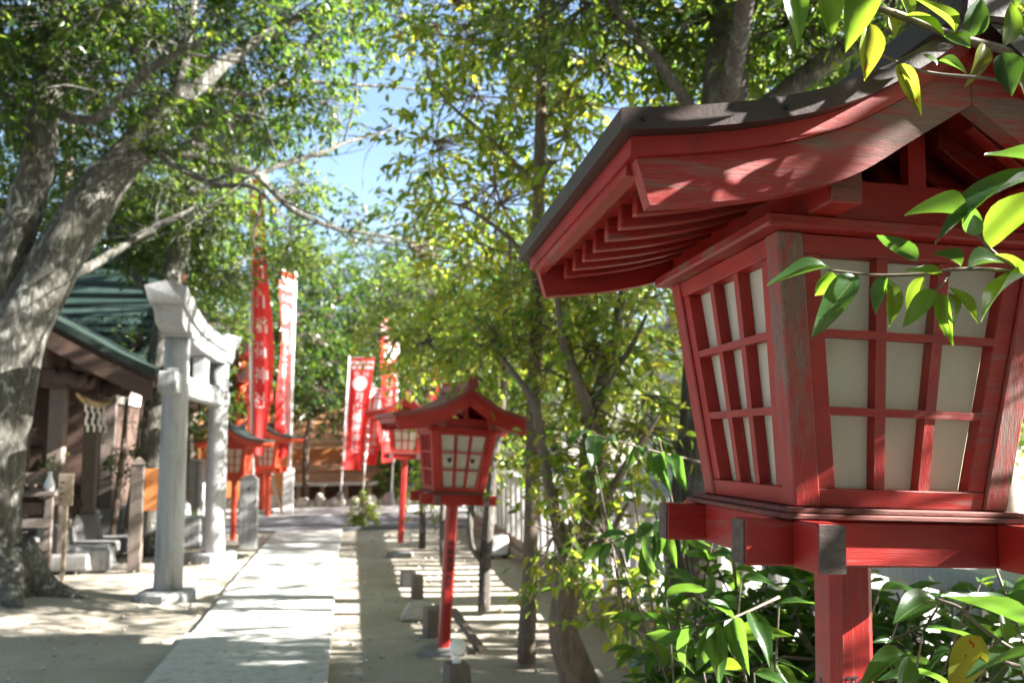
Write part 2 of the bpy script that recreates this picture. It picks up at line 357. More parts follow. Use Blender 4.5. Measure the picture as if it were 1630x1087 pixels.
# ------------------------------------------------------------------ ground, path, road
def axis_pts(lo, hi, fine_lo, fine_hi, step):
    far = [lo, lo*0.5, lo*0.2] if lo < -60 else [lo]
    a = [q for q in (lo, lo*0.4, lo*0.15) if q < fine_lo-1]; b = [q for q in (hi*0.15, hi*0.4, hi) if q > fine_hi+1]
    return np.array(a+list(np.arange(fine_lo, fine_hi+1e-6, step))+b)
def build_ground():
    xs = axis_pts(-600, 600, -12, 14, 0.2); ys = axis_pts(-400, 900, -6, 26, 0.2)
    X, Y = np.meshgrid(xs, ys); rng = np.random.RandomState(3)
    Z = np.zeros_like(X)
    for k in range(26):
        fx, fy = rng.normal(0, 1.5, 2); Z += rng.uniform(.3, 1)*np.sin(fx*X+fy*Y+rng.uniform(0, 6.3))/(1+0.5*math.hypot(fx, fy))
    near = np.exp(-((np.clip(np.abs(X+0.71)-0.7, 0, None))**2)/0.15)       # level beside the path
    Z = Z*0.010*(1-0.8*near)-0.030
    Z += 0.10*np.exp(-((X+3.2)**2+(Y-9.3)**2)/0.9)                        # mound at the old tree's roots
    Z = np.where((np.abs(X) > 13) | (Y > 25) | (Y < -5), -0.03, Z)
    n, m = X.shape; idx = np.arange(n*m).reshape(n, m)
    f = np.stack([idx[:-1, :-1], idx[:-1, 1:], idx[1:, 1:], idx[1:, :-1]], -1).reshape(-1, 4)
    o = link('ground', np_mesh('ground', np.stack([X, Y, Z], -1).reshape(-1, 3), [f], True), None, M['ground'])
    tag(o, kind='structure')
build_ground()
random.seed(11)
path = MB().box(-1.25, -0.17, -4.0, 15.35, -0.12, -0.012).build('path', M['kerb']); tag(path, kind='structure')
y = -3.9; k = 0
lens = [1.9, 1.75, 2.0, 1.85, 1.95, 1.8, 1.9, 1.75, 1.95, 1.7, 1.2]
while y < 15.2:
    l = lens[k % len(lens)]; y1 = min(y+l, 15.3)
    s = MB().box(-1.275+random.uniform(-.025, .02), -0.155+random.uniform(-.02, .02), y+0.013, y1-0.013, -0.08, 0.012+random.uniform(-.007, .007)).build('slab', M['concrete'], path, bevel=0.012)
    y = y1; k += 1
def litter():
    rng = np.random.RandomState(77); n = 1500; P = np.stack([rng.uniform(-4.5, 2.0, n), rng.uniform(4.2, 15, n), np.full(n, .004)], 1)
    on = (P[:, 0] > -1.29) & (P[:, 0] < -.14); P[:, 2] = np.where(on, .024, .002); keep = ~on | (rng.rand(n) < .35); P = P[keep]; n = len(P)
    a = rng.uniform(0, 6.28, n); d = np.stack([np.cos(a), np.sin(a), rng.uniform(-.1, .25, n)], 1); s = np.stack([-np.sin(a), np.cos(a), rng.uniform(-.2, .2, n)], 1); l = rng.uniform(.02, .045, n)[:, None]
    V = np.stack([P, P+d*l*.5+s*l*.25, P+d*l, P+d*l*.5-s*l*.25], 1).reshape(-1, 3); f = np.arange(4*n).reshape(n, 4)
    tag(link('fallen_leaves', np_mesh('fallen_leaves', V, [f]), None, mat_plain('dry leaf', (0.10, 0.05, 0.02), (0.30, 0.17, 0.06), 3, .8, None, 0)), 'brown fallen leaves scattered on the sand and path', 'leaves', kind='stuff')
    n = 900; P = np.stack([rng.uniform(-4.5, 2.0, n), rng.uniform(4.2, 15, n), np.full(n, -.012)], 1); P = P[(P[:, 0] < -1.33) | (P[:, 0] > -.10)]; n = len(P); r = rng.uniform(.008, .026, n)[:, None]
    O = np.array([[1, 0, 0], [0, 1, 0], [-1, 0, 0], [0, -1, 0], [0, 0, .8], [0, 0, -.8]]); V = (P[:, None]+O[None]*r[:, None]*rng.uniform(.6, 1.2, (n, 6, 1))).reshape(-1, 3)
    T = np.array([[0, 1, 4], [1, 2, 4], [2, 3, 4], [3, 0, 4], [1, 0, 5], [2, 1, 5], [3, 2, 5], [0, 3, 5]]); f = (T[None]+(np.arange(n)*6)[:, None, None]).reshape(-1, 3)
    tag(link('pebbles', np_mesh('pebbles', V, [f], True), None, M['rock']), 'small pebbles lying in the sand beside the path', 'pebbles', kind='stuff')
litter()
road = MB().box(-30, 30, 15.42, 18.3, -0.2, -0.006).build('road', M['asphalt']); tag(road, kind='structure')
gutter = MB().box(-0.1, 2.0, 15.36, 15.415, -0.2, 0.03).build('gutter', M['asphalt']); tag(gutter, kind='structure')
verge = MB().box(-30, 30, 18.32, 20.6, -0.2, 0.012).build('verge', M['street']); tag(verge, kind='structure')  # pale strip: the sunlit band of the road put into the colour
street = MB().box(2.75, 40, -30, 15.3, -0.2, 0.0).build('street', M['street']); tag(street, kind='structure')

# ------------------------------------------------------------------ red garden lanterns
def interp(pts):
    xs = [p[0] for p in pts]; zs = [p[1] for p in pts]
    sp = spline(np.array(pts), 60)
    return lambda x: float(np.interp(abs(x), sp[:, 0], sp[:, 1]))
Z_TOP = interp([(0, .770), (.05, .727), (.12, .676), (.22, .621), (.33, .585), (.45, .561), (.57, .545)])
Z_LOW = interp([(0, .622), (.10, .556), (.207, .489), (.35, .447), (.53, .420)])
LA, LB, LH = 0.192, 0.25, 0.442
def sz(z): return LA+(LB-LA)*z/LH
def face_pt(k, u, d, z):       # u along the face, d outwards
    return [(u, -d, z), (d, u, z), (-u, d, z), (-d, -u, z)][k]
def face_hexa(mb, k, z0, z1, u00, u01, u10, u11, i0, i1):
    p = []
    for z, a, b in ((z0, u00, u01), (z1, u10, u11)):
        p += [face_pt(k, a, sz(z)-i0, z), face_pt(k, b, sz(z)-i0, z), face_pt(k, b, sz(z)-i1, z), face_pt(k, a, sz(z)-i1, z)]
    return mb.hexa(p)
def text_mesh(name, s, mat, parent, place, size):
    """flat printed character laid on a surface: place(u, v) -> point"""
    c = bpy.data.curves.new('glyph', 'FONT'); c.body = s; c.align_x = 'CENTER'; c.align_y = 'CENTER'
    t = bpy.data.objects.new('glyph', c); COL.objects.link(t); bpy.context.view_layer.update()
    me0 = t.to_mesh(); V = [v.co.copy() for v in me0.vertices]; Fc = [tuple(p.vertices) for p in me0.polygons]
    t.to_mesh_clear(); bpy.data.objects.remove(t)
    if not V: return None
    cx = (min(v.x for v in V)+max(v.x for v in V))/2; cy = (min(v.y for v in V)+max(v.y for v in V))/2
    me = bpy.data.meshes.new(name); me.from_pydata([tuple(place((v.x-cx)*size, (v.y-cy)*size)) for v in V], [], Fc); me.update()
    me.materials.append(mat); return link(name, me, parent)
def make_lantern(label, post_len, P='', chars=(), roof='copper', group='lanterns along the path', holes=False, name='garden_lantern', sound=False):
    pre = P or 'red'; worn = 'worn' if pre == 'red' else pre; clean = 'clean' if pre == 'red' else pre
    if sound: worn = clean
    t = thing(name, label, 'lantern', group=group)
    h, c = 0.042, 0.016
    ring = [(-h, -h+c), (-h+c, -h), (h-c, -h), (h, -h+c), (h, h-c), (h-c, h), (-h+c, h), (-h, h-c)]
    mb = MB(); zb = -0.10-post_len
    mb.v = [(x, y, zb) for x, y in ring]+[(x, y, -0.10) for x, y in ring]
    mb.f = [tuple(range(8))[::-1], tuple(range(8, 16))]+[(i, (i+1) % 8, (i+1) % 8+8, i+8) for i in range(8)]
    post = mb.build('post', M[pre+'_z'], t)
    for kk, (ch, fc, z, size) in enumerate(chars):
        if fc == 'front': pl = lambda u, v, z=z: (u, -h-0.0015, z+v)
        else: pl = lambda u, v, z=z: (-h-0.0015, -u, z+v)
        text_mesh('lettering', ch, M['ink'], post, pl, size)
    MB().box(-.065, .065, -.065, .065, -.112, -.088).build('bracket', M[pre+'_x'], t, bevel=.006)
    # crossed beams under the floor
    for s in (-1, 1):
        b = MB().box(-.285, .285, s*.182-.023, s*.182+.023, -.092, -.020).build('beam', M['red_x' if pre == 'red' else pre+'_x'], t, bevel=.003)
        for e in (-1, 1): MB().box(e*.2852, e*.2870, s*.182-.0215, s*.182+.0215, -.0905, -.0215).build('end_grain', M['endgrain'] if pre == 'red' else M[pre+'_y'], b)
        for (y0, y1) in ((-.285, -.2052), (-.1588, .1588), (.2052, .285)):
            b2 = MB().box(s*.182-.023, s*.182+.023, y0, y1, -.0935, -.0185).build('beam', M[pre+'_y'], t, bevel=.003)
            if y0 < -.28: MB().box(s*.182-.0215, s*.182+.0215, -.2870, -.2852, -.0920, -.0200).build('end_grain', M['endgrain'] if pre == 'red' else M[pre+'_y'], b2)
    MB().box(-.222, .222, -.222, .222, -.0175, -.009).build('base_board', M['sill'] if pre == 'red' else M[pre+'_x'], t, bevel=.002)
    MB().box(-.210, .210, -.210, .210, -.0088, -.0002).build('base_board', M['sill'] if pre == 'red' else M[pre+'_x'], t, bevel=.002)
    # box: four leaning corner posts, four windows
    cw = 0.045
    for sx in (-1, 1):
        for sy in (-1, 1):
            p = []
            for z in (0.0, LH):
                o, i = sz(z), sz(z)-cw
                q = [(sx*i, sy*i, z), (sx*o, sy*i, z), (sx*o, sy*o, z), (sx*i, sy*o, z)]
                p += q if sx*sy > 0 else q[::-1]
            MB().hexa(p).build('corner_post', M[worn+'_z'] if (sx < 0 and sy < 0) or sx > 0 else M['red_z' if pre == 'red' else pre+'_z'], t, bevel=.003)
    zb0, zt0, sw = .031, .410, .030
    for k in range(4):
        mb = MB()
        face_hexa(mb, k, 0.001, zb0, -(sz(0)-cw-.0006), sz(0)-cw-.0006, -(sz(zb0)-cw-.0006), sz(zb0)-cw-.0006, .004, .034)
        face_hexa(mb, k, zt0, LH-.001, -(sz(zt0)-cw-.0006), sz(zt0)-cw-.0006, -(sz(LH)-cw-.0006), sz(LH)-cw-.0006, .004, .034)
        for s in (-1, 1):
            a0, a1 = sz(zb0)-cw-.0006, sz(zt0)-cw-.0006
            u = sorted([s*a0, s*(a0-sw)]); w = sorted([s*a1, s*(a1-sw)])
            face_hexa(mb, k, zb0+.0005, zt0-.0005, u[0], u[1], w[0], w[1], .006, .034)
        fr = mb.build('window', M[pre+'_x'] if k % 2 == 0 else M[clean+'_z'], t, bevel=.0015)
        w0, w1 = sz(zb0)-cw-sw, sz(zt0)-cw-sw
        zz = [zb0, .158, .284, zt0]
        wz = lambda z: w0+(w1-w0)*(z-zb0)/(zt0-zb0)
        for s in (-1, 1):
            m2 = MB(); face_hexa(m2, k, zb0+.0006, zt0-.0006, s*w0/3-.0095, s*w0/3+.0095, s*w1/3-.0095, s*w1/3+.0095, .010, .032)
            m2.build('muntin', M[pre+'_z'], fr)
        for z in zz[1:3]:
            m2 = MB(); face_hexa(m2, k, z-.0065, z+.0065, -wz(z)-.004, wz(z)+.004, -wz(z)-.004, wz(z)+.004, .0075, .022)
            m2.build('muntin', M[pre+'_x'], fr)
        for i in range(3):
            for j in range(3):
                z0, z1 = zz[j], zz[j+1]
                f0, f1 = (-1+2*i/3), (-1+2*(i+1)/3)
                m2 = MB(); face_hexa(m2, k, z0+(.001 if j else 0), z1, f0*wz(z0)+.0005, f1*wz(z0)-.0005, f0*wz(z1)+.0005, f1*wz(z1)-.0005, .0335, .0360)
                pn = m2.build('pane', M['pane'], fr)
                if holes and k == 0 and j == 1 and i != 1:
                    zc = .235; uc = (f0+f1)/2*wz(zc)+.012*(1 if i == 0 else -1); hb = MB(); d = sz(zc)-.0325
                    hb.v = [(uc+.019*(1+.25*math.sin(3*a))*math.cos(a), -d, zc+.026*math.sin(a)) for a in [q*2*math.pi/10 for q in range(10)]]
                    hb.f = [tuple(range(10))]; hb.build('torn_hole', M['ink'], pn)
    MB().box(-.20, .20, -.20, .20, LH-.02, LH-.0005).build('ceiling_board', M['inside'], t)
    MB().box(-.278, .278, -.278, .278, LH+.0005, LH+.022).build('cornice', M[worn+'_x'], t, bevel=.004)
    for s in (-1, 1):     # eaves beams and gable ties
        x0, x1 = sorted([s*.158, s*.212])
        b = MB().box(x0, x1, -.345, .345, LH+.0225, .535).build('eaves_beam', M[pre+'_y'], t, bevel=.003)
        for e in (-1, 1): MB().box(x0+.002, x1-.002, e*.3452, e*.3468, LH+.025, .533).build('end_grain', M['sill'] if pre == 'red' else M[pre+'_x'], b)
        MB().box(-.1575, .1575, s*.24-.012, s*.24+.012, LH+.0225, .5345).build('gable_tie', M[clean+'_x'], t)
        MB().box(-.016, .016, s*.24-.011, s*.24+.011, .535, .655).build('king_post', M[clean+'_z'], t)
    MB().box(-.02, .02, -.34, .34, .655, .69).build('ridge_beam', M[clean+'_y'], t)
    n = 14
    for s in (-1, 1):
        xs = [s*q for q in np.linspace(0.0, .562, n+1)]
        xs2 = [s*q for q in np.linspace(0.0, .540, n+1)]
        cov = MB().slab(xs, Z_TOP, lambda x: Z_TOP(x)-.032, -.424, .424).build('roof_cover', M[roof], t)
        if roof == 'copper':
            for bx in (.13, .32, .53):
                bm_ = MB(); z = Z_TOP(bx)-.017
                bm_.tube([(s*bx, -.4242, z), (s*bx, -.4275, z)], [.0045, .0035], 8); bm_.build('bolt', M['bolt'], cov)
        MB().slab(xs2, lambda x: Z_TOP(x)-.0325, lambda x: Z_TOP(x)-.060, -.398, .398).build('roof_board', M[clean+'_x'], t)
        for e in (-1, 1):
            y0, y1 = sorted([e*.386, e*.356])
            xb = [s*q for q in np.linspace(0.0006, .497, 18)]
            mb = MB().slab(xb, lambda x: Z_TOP(x)-.0605, Z_LOW, y0, y1)
            # slanting cut at the foot
            zt, zl = Z_TOP(.527)-.0605, Z_LOW(.507)
            for i in range(len(mb.v)-4, len(mb.v)):
                x, yy, z = mb.v[i]; mb.v[i] = (s*.528, yy, zt) if z > .46 else (s*.507, yy, zl)
            mb.build('bargeboard', M[worn+'_x'] if e < 0 else M[pre+'_x'], t)
        x0, x1 = sorted([s*.512, s*.534])
        MB().box(x0, x1, -.3555, .3555, Z_TOP(.53)-.076, Z_TOP(.53)-.0585).build('eaves_strip', M[pre+'_y'], t)
        nr = 8
        for r in range(nr):
            yr = -.300+.600*r/(nr-1)
            xr = [s*q for q in np.linspace(.06, .478, 12)]
            MB().slab(xr, lambda x: Z_TOP(x)-.0600, lambda x: Z_TOP(x)-.0600-.040, yr-.0115, yr+.0115).build('rafter', M[pre+'_x'], t, bevel=.002)
    rd = MB().box(-.032, .032, -.40, .40, .748, .800).build('ridge', M['copper'] if roof == 'copper' else M[roof], t, bevel=.006)
    for e in (-1, 1):
        y0, y1 = sorted([e*.4005, e*.432])
        MB().hexa([(-.045, y0, .735), (.045, y0, .735), (.045, y1, .735), (-.045, y1, .735), (-.032, y0, .835), (.032, y0, .835), (.032, y1, .835), (-.032, y1, .835)]).build('ridge_end', M['copper'] if roof == 'copper' else M[roof], t, bevel=.006)
    return t
def stand(t, foot, lean_x, lean_y, yaw, post_len, sink=0.06):
    """put the lantern so that its post's foot is at foot, leaning"""
    up = Vector((lean_x, lean_y, 1)).normalized(); x = Vector((math.cos(yaw), math.sin(yaw), 0)); x = (x-up*x.dot(up)).normalized(); yv = up.cross(x)
    R = Matrix((x, yv, up)).transposed()
    t.rotation_euler = R.to_euler(); t.location = Vector(foot)+up*(post_len+0.10-sink)
lan1 = make_lantern('large weathered red wooden lantern in the right foreground', 1.33, chars=[('九', 'left', -.340, .048), ('形', 'front', -.325, .052)])
R1 = Matrix(((0.99857, 0.03002, 0.04433), (-0.03010, 0.99955, 0.00127), (-0.04427, -0.00260, 0.99902)))
lan1.rotation_euler = R1.to_euler(); lan1.location = (0.9064, 1.4599, 1.4086)
lan2 = make_lantern('red lantern in the middle distance with two dark holes in its panes', 1.12, holes=True, roof='redroof', sound=True,
                    chars=[(c, 'front', -.38-.062*i, .055) for i, c in enumerate('奉献稲荷神社')])
stand(lan2, (0.68, 6.37, 0), 0.062, 0.0, math.radians(7), 1.12)
lan3 = copy_tree(lan2); tag(lan3, 'red lantern standing behind the one with holed panes', 'lantern', 'lanterns along the path')
for ch in list(lan3.children):
    if ch.name.startswith('post'):
        for g in list(ch.children): bpy.data.objects.remove(g)
    if ch.name.startswith('window'):
        for g in list(ch.children):
            for q in list(g.children): bpy.data.objects.remove(q)
stand(lan3, (0.66, 11.78, 0), 0.045, 0.0, math.radians(-4), 1.12, -0.16)
for (x, y, nm) in ((0.9064-1.42*.0444, 1.458, 'near'), (0.68, 6.37, 'mid'), (0.66, 11.78, 'far')):
    o = MB().lathe([(.19, -.08), (.19, .015), (.17, .03), (.0, .03)], 9, (x, y, 0)).build('footing_stone', M['stone_d'])
    tag(o, {'near': 'flat grey footing stone under the large foreground lantern', 'mid': 'flat grey footing stone under the lantern with holed panes', 'far': 'flat grey footing stone under the farther red lantern'}[nm], 'stone', 'lantern footing stones')
lan4 = make_lantern('vermilion lantern with green copper roof left of the path end', 0.98, P='verm', roof='greencopper', group='green roofed lanterns', name='garden_lantern')
stand(lan4, (-1.88, 14.5, 0), 0.0, 0.0, math.radians(-8), 0.98)
lan5 = copy_tree(lan4); tag(lan5, 'vermilion lantern with green roof half hidden behind a banner', 'lantern', 'green roofed lanterns')
stand(lan5, (-1.72, 18.5, 0), 0.0, 0.0, math.radians(-14), 0.98)
lan5.scale = (1.15, 1.15, 1.15)

# ------------------------------------------------------------------ stone gate (pillars in a row along the path)
def make_torii():
    X, Y0, Y1, H = -1.80, 9.16, 12.07, 3.0
    t = thing('stone_gate', 'pale granite shrine gate with two round pillars beside the path', 'gate', (X, (Y0+Y1)/2, 0)); t.scale = (1, 1, .915)
    h = (Y1-Y0)/2; lean = 0.03
    for s in (-1, 1):
        pts = [(0, s*(h-lean*z/2.9), z) for z in np.linspace(0, 2.86, 9)]
        r = [0.140, .137, .135, .133, .131, .129, .127, .125, .123]
        p = MB().tube(pts, r, 24).build('pillar', M['stone'], t, True)
        b = MB().tube([(0, s*h, -.1), (0, s*h, .06), (0, s*h, .085)], [.30, .29, .25], 10, wob=.03, seed=s+5).build('base_stone', M['stone'], t)
        MB().box(-.155, .155, s*(h-.08)-.20, s*(h-.08)+.20, 2.62+.245, 2.93).build('capital', M['stone'], t, bevel=.01)
    MB().box(-.085, .085, -h-.42, h+.42, 2.22, 2.45).build('tie_beam', M['stone'], t, bevel=.012)
    for s in (-1, 1):
        for e in (-1, 1):
            a = s*h+e*.20-s*.07
            MB().hexa([(-.06, a-.05, 2.4505), (.06, a-.05, 2.4505), (.06, a+.05, 2.4505), (-.06, a+.05, 2.4505), (-.045, a-.045, 2.51), (.045, a-.045, 2.51), (.045, a+.045, 2.51), (-.045, a+.045, 2.51)]).build('wedge', M['stone'], t)
    MB().box(-.07, .07, -.16, .16, 2.4505, 2.80).build('centre_strut', M['stone'], t, bevel=.01)
    # curved lintels
    def rise(y): return 0.20*max(0, abs(y)/(h+.62)-.25)**2/.5625
    ys = np.linspace(-h-.50, h+.50, 25); ys2 = np.linspace(-h-.62, h+.62, 29)
    def lintel(ys, z0, z1, w0, w1, ridge, flare):
        mb = MB(); n = len(ys)
        for i, y in enumerate(ys):
            q = rise(y); k = 1+flare*(abs(y)/(h+.6))**3
            yb = y*(1 if abs(y) < h else 1)
            mb.v += [(-w0, yb-math.copysign(.05, y)*(i in (0, n-1)), z0+q), (w0, yb-math.copysign(.05, y)*(i in (0, n-1)), z0+q), (w1, y, z0+q+(z1-z0)*k), (0, y, z0+q+(z1-z0)*k+ridge), (-w1, y, z0+q+(z1-z0)*k)]
        for i in range(n-1):
            for j in range(5):
                a, b = i*5+j, i*5+(j+1) % 5; mb.f.append((a, a+5, b+5, b))
        mb.f += [(0, 1, 2, 3, 4), tuple((n-1)*5+j for j in (4, 3, 2, 1, 0))]
        return mb
    lintel(ys, 2.805, 2.98, .125, .135, .0, .0).build('lower_lintel', M['stone'], t)
    lintel(ys2, 2.982, 3.11, .165, .20, .06, .25).build('top_lintel', M['stone'], t)
    return t
make_torii()

# ------------------------------------------------------------------ far red gate
def red_gate():
    t = thing('red_gate', 'tall vermilion wooden gate pillar behind the green roofed lantern', 'gate', (-2.02, 19.2, 0), None, (0, 0, -1.318))
    for x in (0, -3.0):
        MB().tube([(x, 0, 0), (x, 0, 1.5), (x, 0, 3.62)], [.25, .24, .22], 18).build('pillar', M['verm_z'], t, True)
        MB().tube([(x, 0, 2.35), (x, 0, 2.7)], [.30, .30], 18).build('collar', M['red_z'], t, True)
        MB().box(x-.34, x+.34, -.34, .34, 0, .10).build('base_stone', M['stone'], t, bevel=.02)
    MB().box(-3.6, .42, -.12, .12, 3.02, 3.26).build('tie_beam', M['verm_x'], t)
    MB().box(-3.9, .50, -.17, .17, 3.92, 4.2).build('top_lintel', M['verm_x'], t)
    MB().box(-3.7, .40, -.13, .13, 3.62, 3.9).build('lower_lintel', M['verm_x'], t)
red_gate()

# ------------------------------------------------------------------ small shrine on the left, front facing the gate
def roof_sheet(t, name, prof, y0, y1, thick, mat, under=None):
    xs = [p[0] for p in prof]; sp = spline(np.array(prof), 24)
    zf = lambda x: float(np.interp(x, sp[:, 0], sp[:, 1]))
    return MB().slab(list(np.linspace(xs[0], xs[-1], 20)), zf, lambda x: zf(x)-thick, y0, y1).build(name, mat, t), zf
def make_shrine():
    t = thing('small_shrine', 'small dark timber shrine with carved eaves and stone footing beside the old tree', 'shrine', (-3.6, 12.3, 0)); t.scale = (1, 1, 1.2)
    # local x: + to the path, y along the path
    MB().box(-2.4, -.15, -1.2, 1.35, 0, .34).build('stone_base', M['stone_d'], t, bevel=.02)
    MB().box(-.15, .45, -1.05, 1.2, 0, .17).build('stone_step', M['stone_d'], t, bevel=.02)
    for yy in (-.72, .72):
        b = MB().hexa([(-.24, yy-.17, .17), (.10, yy-.17, .17), (.10, yy+.17, .17), (-.24, yy+.17, .17), (-.19, yy-.12, .46), (.05, yy-.12, .46), (.05, yy+.12, .46), (-.19, yy+.12, .46)]).build('post_base', M['stone_d'], t)
        MB().box(-.16, .02, yy-.085, yy+.085, .46, 2.02).build('post', M['wood_g'], t, bevel=.008)
    MB().box(-.15, .01, -1.15, 1.15, 1.86, 2.04).build('front_beam', M['wood_dx'], t)
    for yy in (-1.12, -.72, .72, 1.12):      # carved bracket noses
        MB().tube(spline([(.0, yy, 1.93), (.14, yy, 1.98), (.27, yy, 1.92), (.34, yy, 2.0)], 8), [.08, .075, .08, .085, .08, .07, .055, .03], 8).build('carved_nose', M['wood_d'], t, True)
    for i, yy in enumerate((-.42, 0, .42)):
        MB().tube(spline([(-.07, yy-.16, 2.12), (0.02, yy, 2.20), (-.07, yy+.16, 2.12)], 7), [.05, .075, .09, .1, .09, .075, .05], 8).build('carving', M['wood_dx'], t, True)
    # cabin
    MB().box(-2.2, -1.05, -.95, .95, .95, 2.35).build('cabin_wall', M['wood_d'], t)
    for k in range(7):
        y = -.85+k*.27
        MB().box(-1.0495, -1.03, y-.02, y+.02, 1.0, 2.1).build('lattice_bar', M['wood_g'], t)
    for yy in (-.95, .95):
        MB().box(-1.13, -.97, yy-.08, yy+.08, .34, 2.35).build('cabin_post', M['wood_g'], t, bevel=.006)
        MB().box(-2.28, -2.12, yy-.08, yy+.08, .34, 2.35).build('cabin_post', M['wood_d'], t)
        MB().box(-2.1, -1.14, yy-.03, yy+.03, .40, .94).build('skirt_board', M['wood_d'], t)
    MB().box(-2.35, -.72, -1.1, 1.1, .84, .945).build('veranda', M['wood_g'], t, bevel=.006)
    for yy in (-1.04, 1.04):
        MB().bar((-2.3, yy, 1.25), (-.75, yy, 1.25), .05, .05).build('rail', M['wood_d'], t)
        MB().bar((-.78, yy, .946), (-.78, yy, 1.34), .07, .07, (0, 1, 0)).build('rail_post', M['wood_g'], t)
    for k in range(5):                         # steps up from the path side
        x = -.24-k*.12; z = .34+k*.115
        MB().box(x-.14, x, -.62, .62, z-.01, z+.075).build('stair', M['wood_g'], t, bevel=.006)
    for yy in (-.66, .66):
        MB().bar((-.16, yy, .50), (-.80, yy, 1.04), .06, .2).build('stair_string', M['wood_d'], t)
    # bars between the front posts and the cabin on the camera side
    for z in (.62, .93): MB().box(-.95, -.17, -.80, -.74, z-.06, z+.06).build('side_rail', M['wood_g'], t)
    # roof: long front slope towards the path, gable towards the camera
    prof = [(-2.75, 2.42), (-2.1, 2.85), (-1.55, 3.30), (-.9, 2.98), (.1, 2.52), (.7, 2.24), (1.25, 2.02)]
    r, zf = roof_sheet(t, 'roof', prof, -1.55, 1.6, .07, M['greencopper'])
    _, _ = roof_sheet(t, 'roof_board', [(x*1.0, z-.072) for x, z in prof], -1.47, 1.52, .06, M['wood_dx'])
    for yy in (-1.50, 1.53):
        xs = np.linspace(-1.55, 1.2, 14); MB().slab(list(xs), lambda x: zf(x)-.135, lambda x: zf(x)-.33, yy-.03, yy+.03).build('bargeboard', M['wood_dx'], t)
        xs = np.linspace(-2.7, -1.551, 10); MB().slab(list(xs), lambda x: zf(x)-.135, lambda x: zf(x)-.33, yy-.03, yy+.03).build('bargeboard', M['wood_d'], t)
    for k in range(15):
        y = -1.36+k*.195
        MB().slab(list(np.linspace(-1.0, 1.15, 8)), lambda x: zf(x)-.133, lambda x: zf(x)-.20, y-.03, y+.03).build('rafter', M['wood_dx'], t)
        e = MB().box(1.152, 1.162, y-.028, y+.028, zf(1.15)-.198, zf(1.15)-.14).build('rafter_end', M['wood_p'], t)
    MB().box(-1.68, -1.42, -1.62, 1.66, 3.24, 3.42).build('ridge', M['greencopper'], t, bevel=.02)
    MB().box(-.13, -.01, -1.4, 1.45, 2.05, 2.22).build('eaves_beam', M['wood_dx'], t)
    MB().box(-1.12, -1.0, -1.4, 1.45, 2.36, 2.52).build('eaves_beam', M['wood_dx'], t)
    return t
make_shrine()
# sacred rope with paper streamers hangs on the shrine
t = thing('shrine_rope', 'twisted straw rope with white paper streamers hung across the small shrine', 'rope', (-3.5, 12.3, .37))
for ph in (0, math.pi):
    pts = []; rr = []
    for i in range(41):
        u = -1+2*i/40; a = u*26+ph; r = .034*(1.35-u*u)
        pts.append((.06+r*math.cos(a)*.7, u*.80, 1.80-.10*(1-u*u)+r*math.sin(a)*.7)); rr.append(.026*(1.3-.8*u*u))
    MB().tube(pts, rr, 7).build('strand', M['rope'], t, True)
for yy in (-.42, -.14, .14, .42):
    mb = MB(); z = 1.68
    for i in range(4):
        o = .035*(1 if i % 2 else -1)
        mb.box(.07+i*.006, .073+i*.006, yy+o-.045, yy+o+.045, z-.10, z); z -= .085
    mb.build('paper_streamer', M['white'], t)
# vases with green sprigs on the shrine's side shelf
shelf = thing('offering_shelf', 'wooden offering shelf with legs in front of the shrine by the tree', 'shelf', (-3.55, 11.15, 0))
MB().box(-.62, .12, -.30, .30, .93, .975).build('shelf_board', M['wood_g'], shelf, bevel=.005)
for x in (-.55, .05):
    for yy in (-.24, .24): MB().box(x-.035, x+.035, yy-.035, yy+.035, -.03, .93).build('leg', M['wood_g'], shelf)
for z in (.35, .62): MB().box(-.6, .1, -.30, -.262, z-.05, z+.05).build('cross_rail', M['wood_g'], shelf)
MB().box(-.50, .0, -.22, .22, .16, .20).build('lower_board', M['wood_d'], shelf)
def vase(x, y, z, label, seed):
    v = thing('flower_vase', label, 'vase', (x, y, z), 'white vases on the shrine shelf')
    MB().lathe([(.035, 0), (.055, .03), (.06, .08), (.04, .14), (.022, .19), (.03, .23), (.026, .23)], 14).build('vase_body', M['white'], v, True)
    rng = np.random.RandomState(seed); leaf = MB()
    for i in range(46):
        p = rng.normal(0, 1, 3)*np.array([.055, .055, .06])+np.array([0, 0, .33]); d = rng.normal(0, 1, 3); d /= np.linalg.norm(d); s = np.cross(d, rng.normal(0, 1, 3)); s /= np.linalg.norm(s)
        n = len(leaf.v); leaf.v += [tuple(p-d*.03), tuple(p+s*.013), tuple(p+d*.035), tuple(p-s*.013)]; leaf.f.append((n, n+1, n+2, n+3))
    MB().tube([(0, 0, .2), (.01, 0, .30), (.0, .01, .38)], [.006, .005, .003], 5).build('stem', M['twig'], v)
    tag(leaf.build('sprig', M['leaf_mid'], v), kind='stuff')
vase(-3.98, 11.10, .975, 'white vase with green sprig next to the tree trunk', 1)
vase(-3.60, 11.18, .975, 'white vase with green sprig nearer the shrine post', 2)

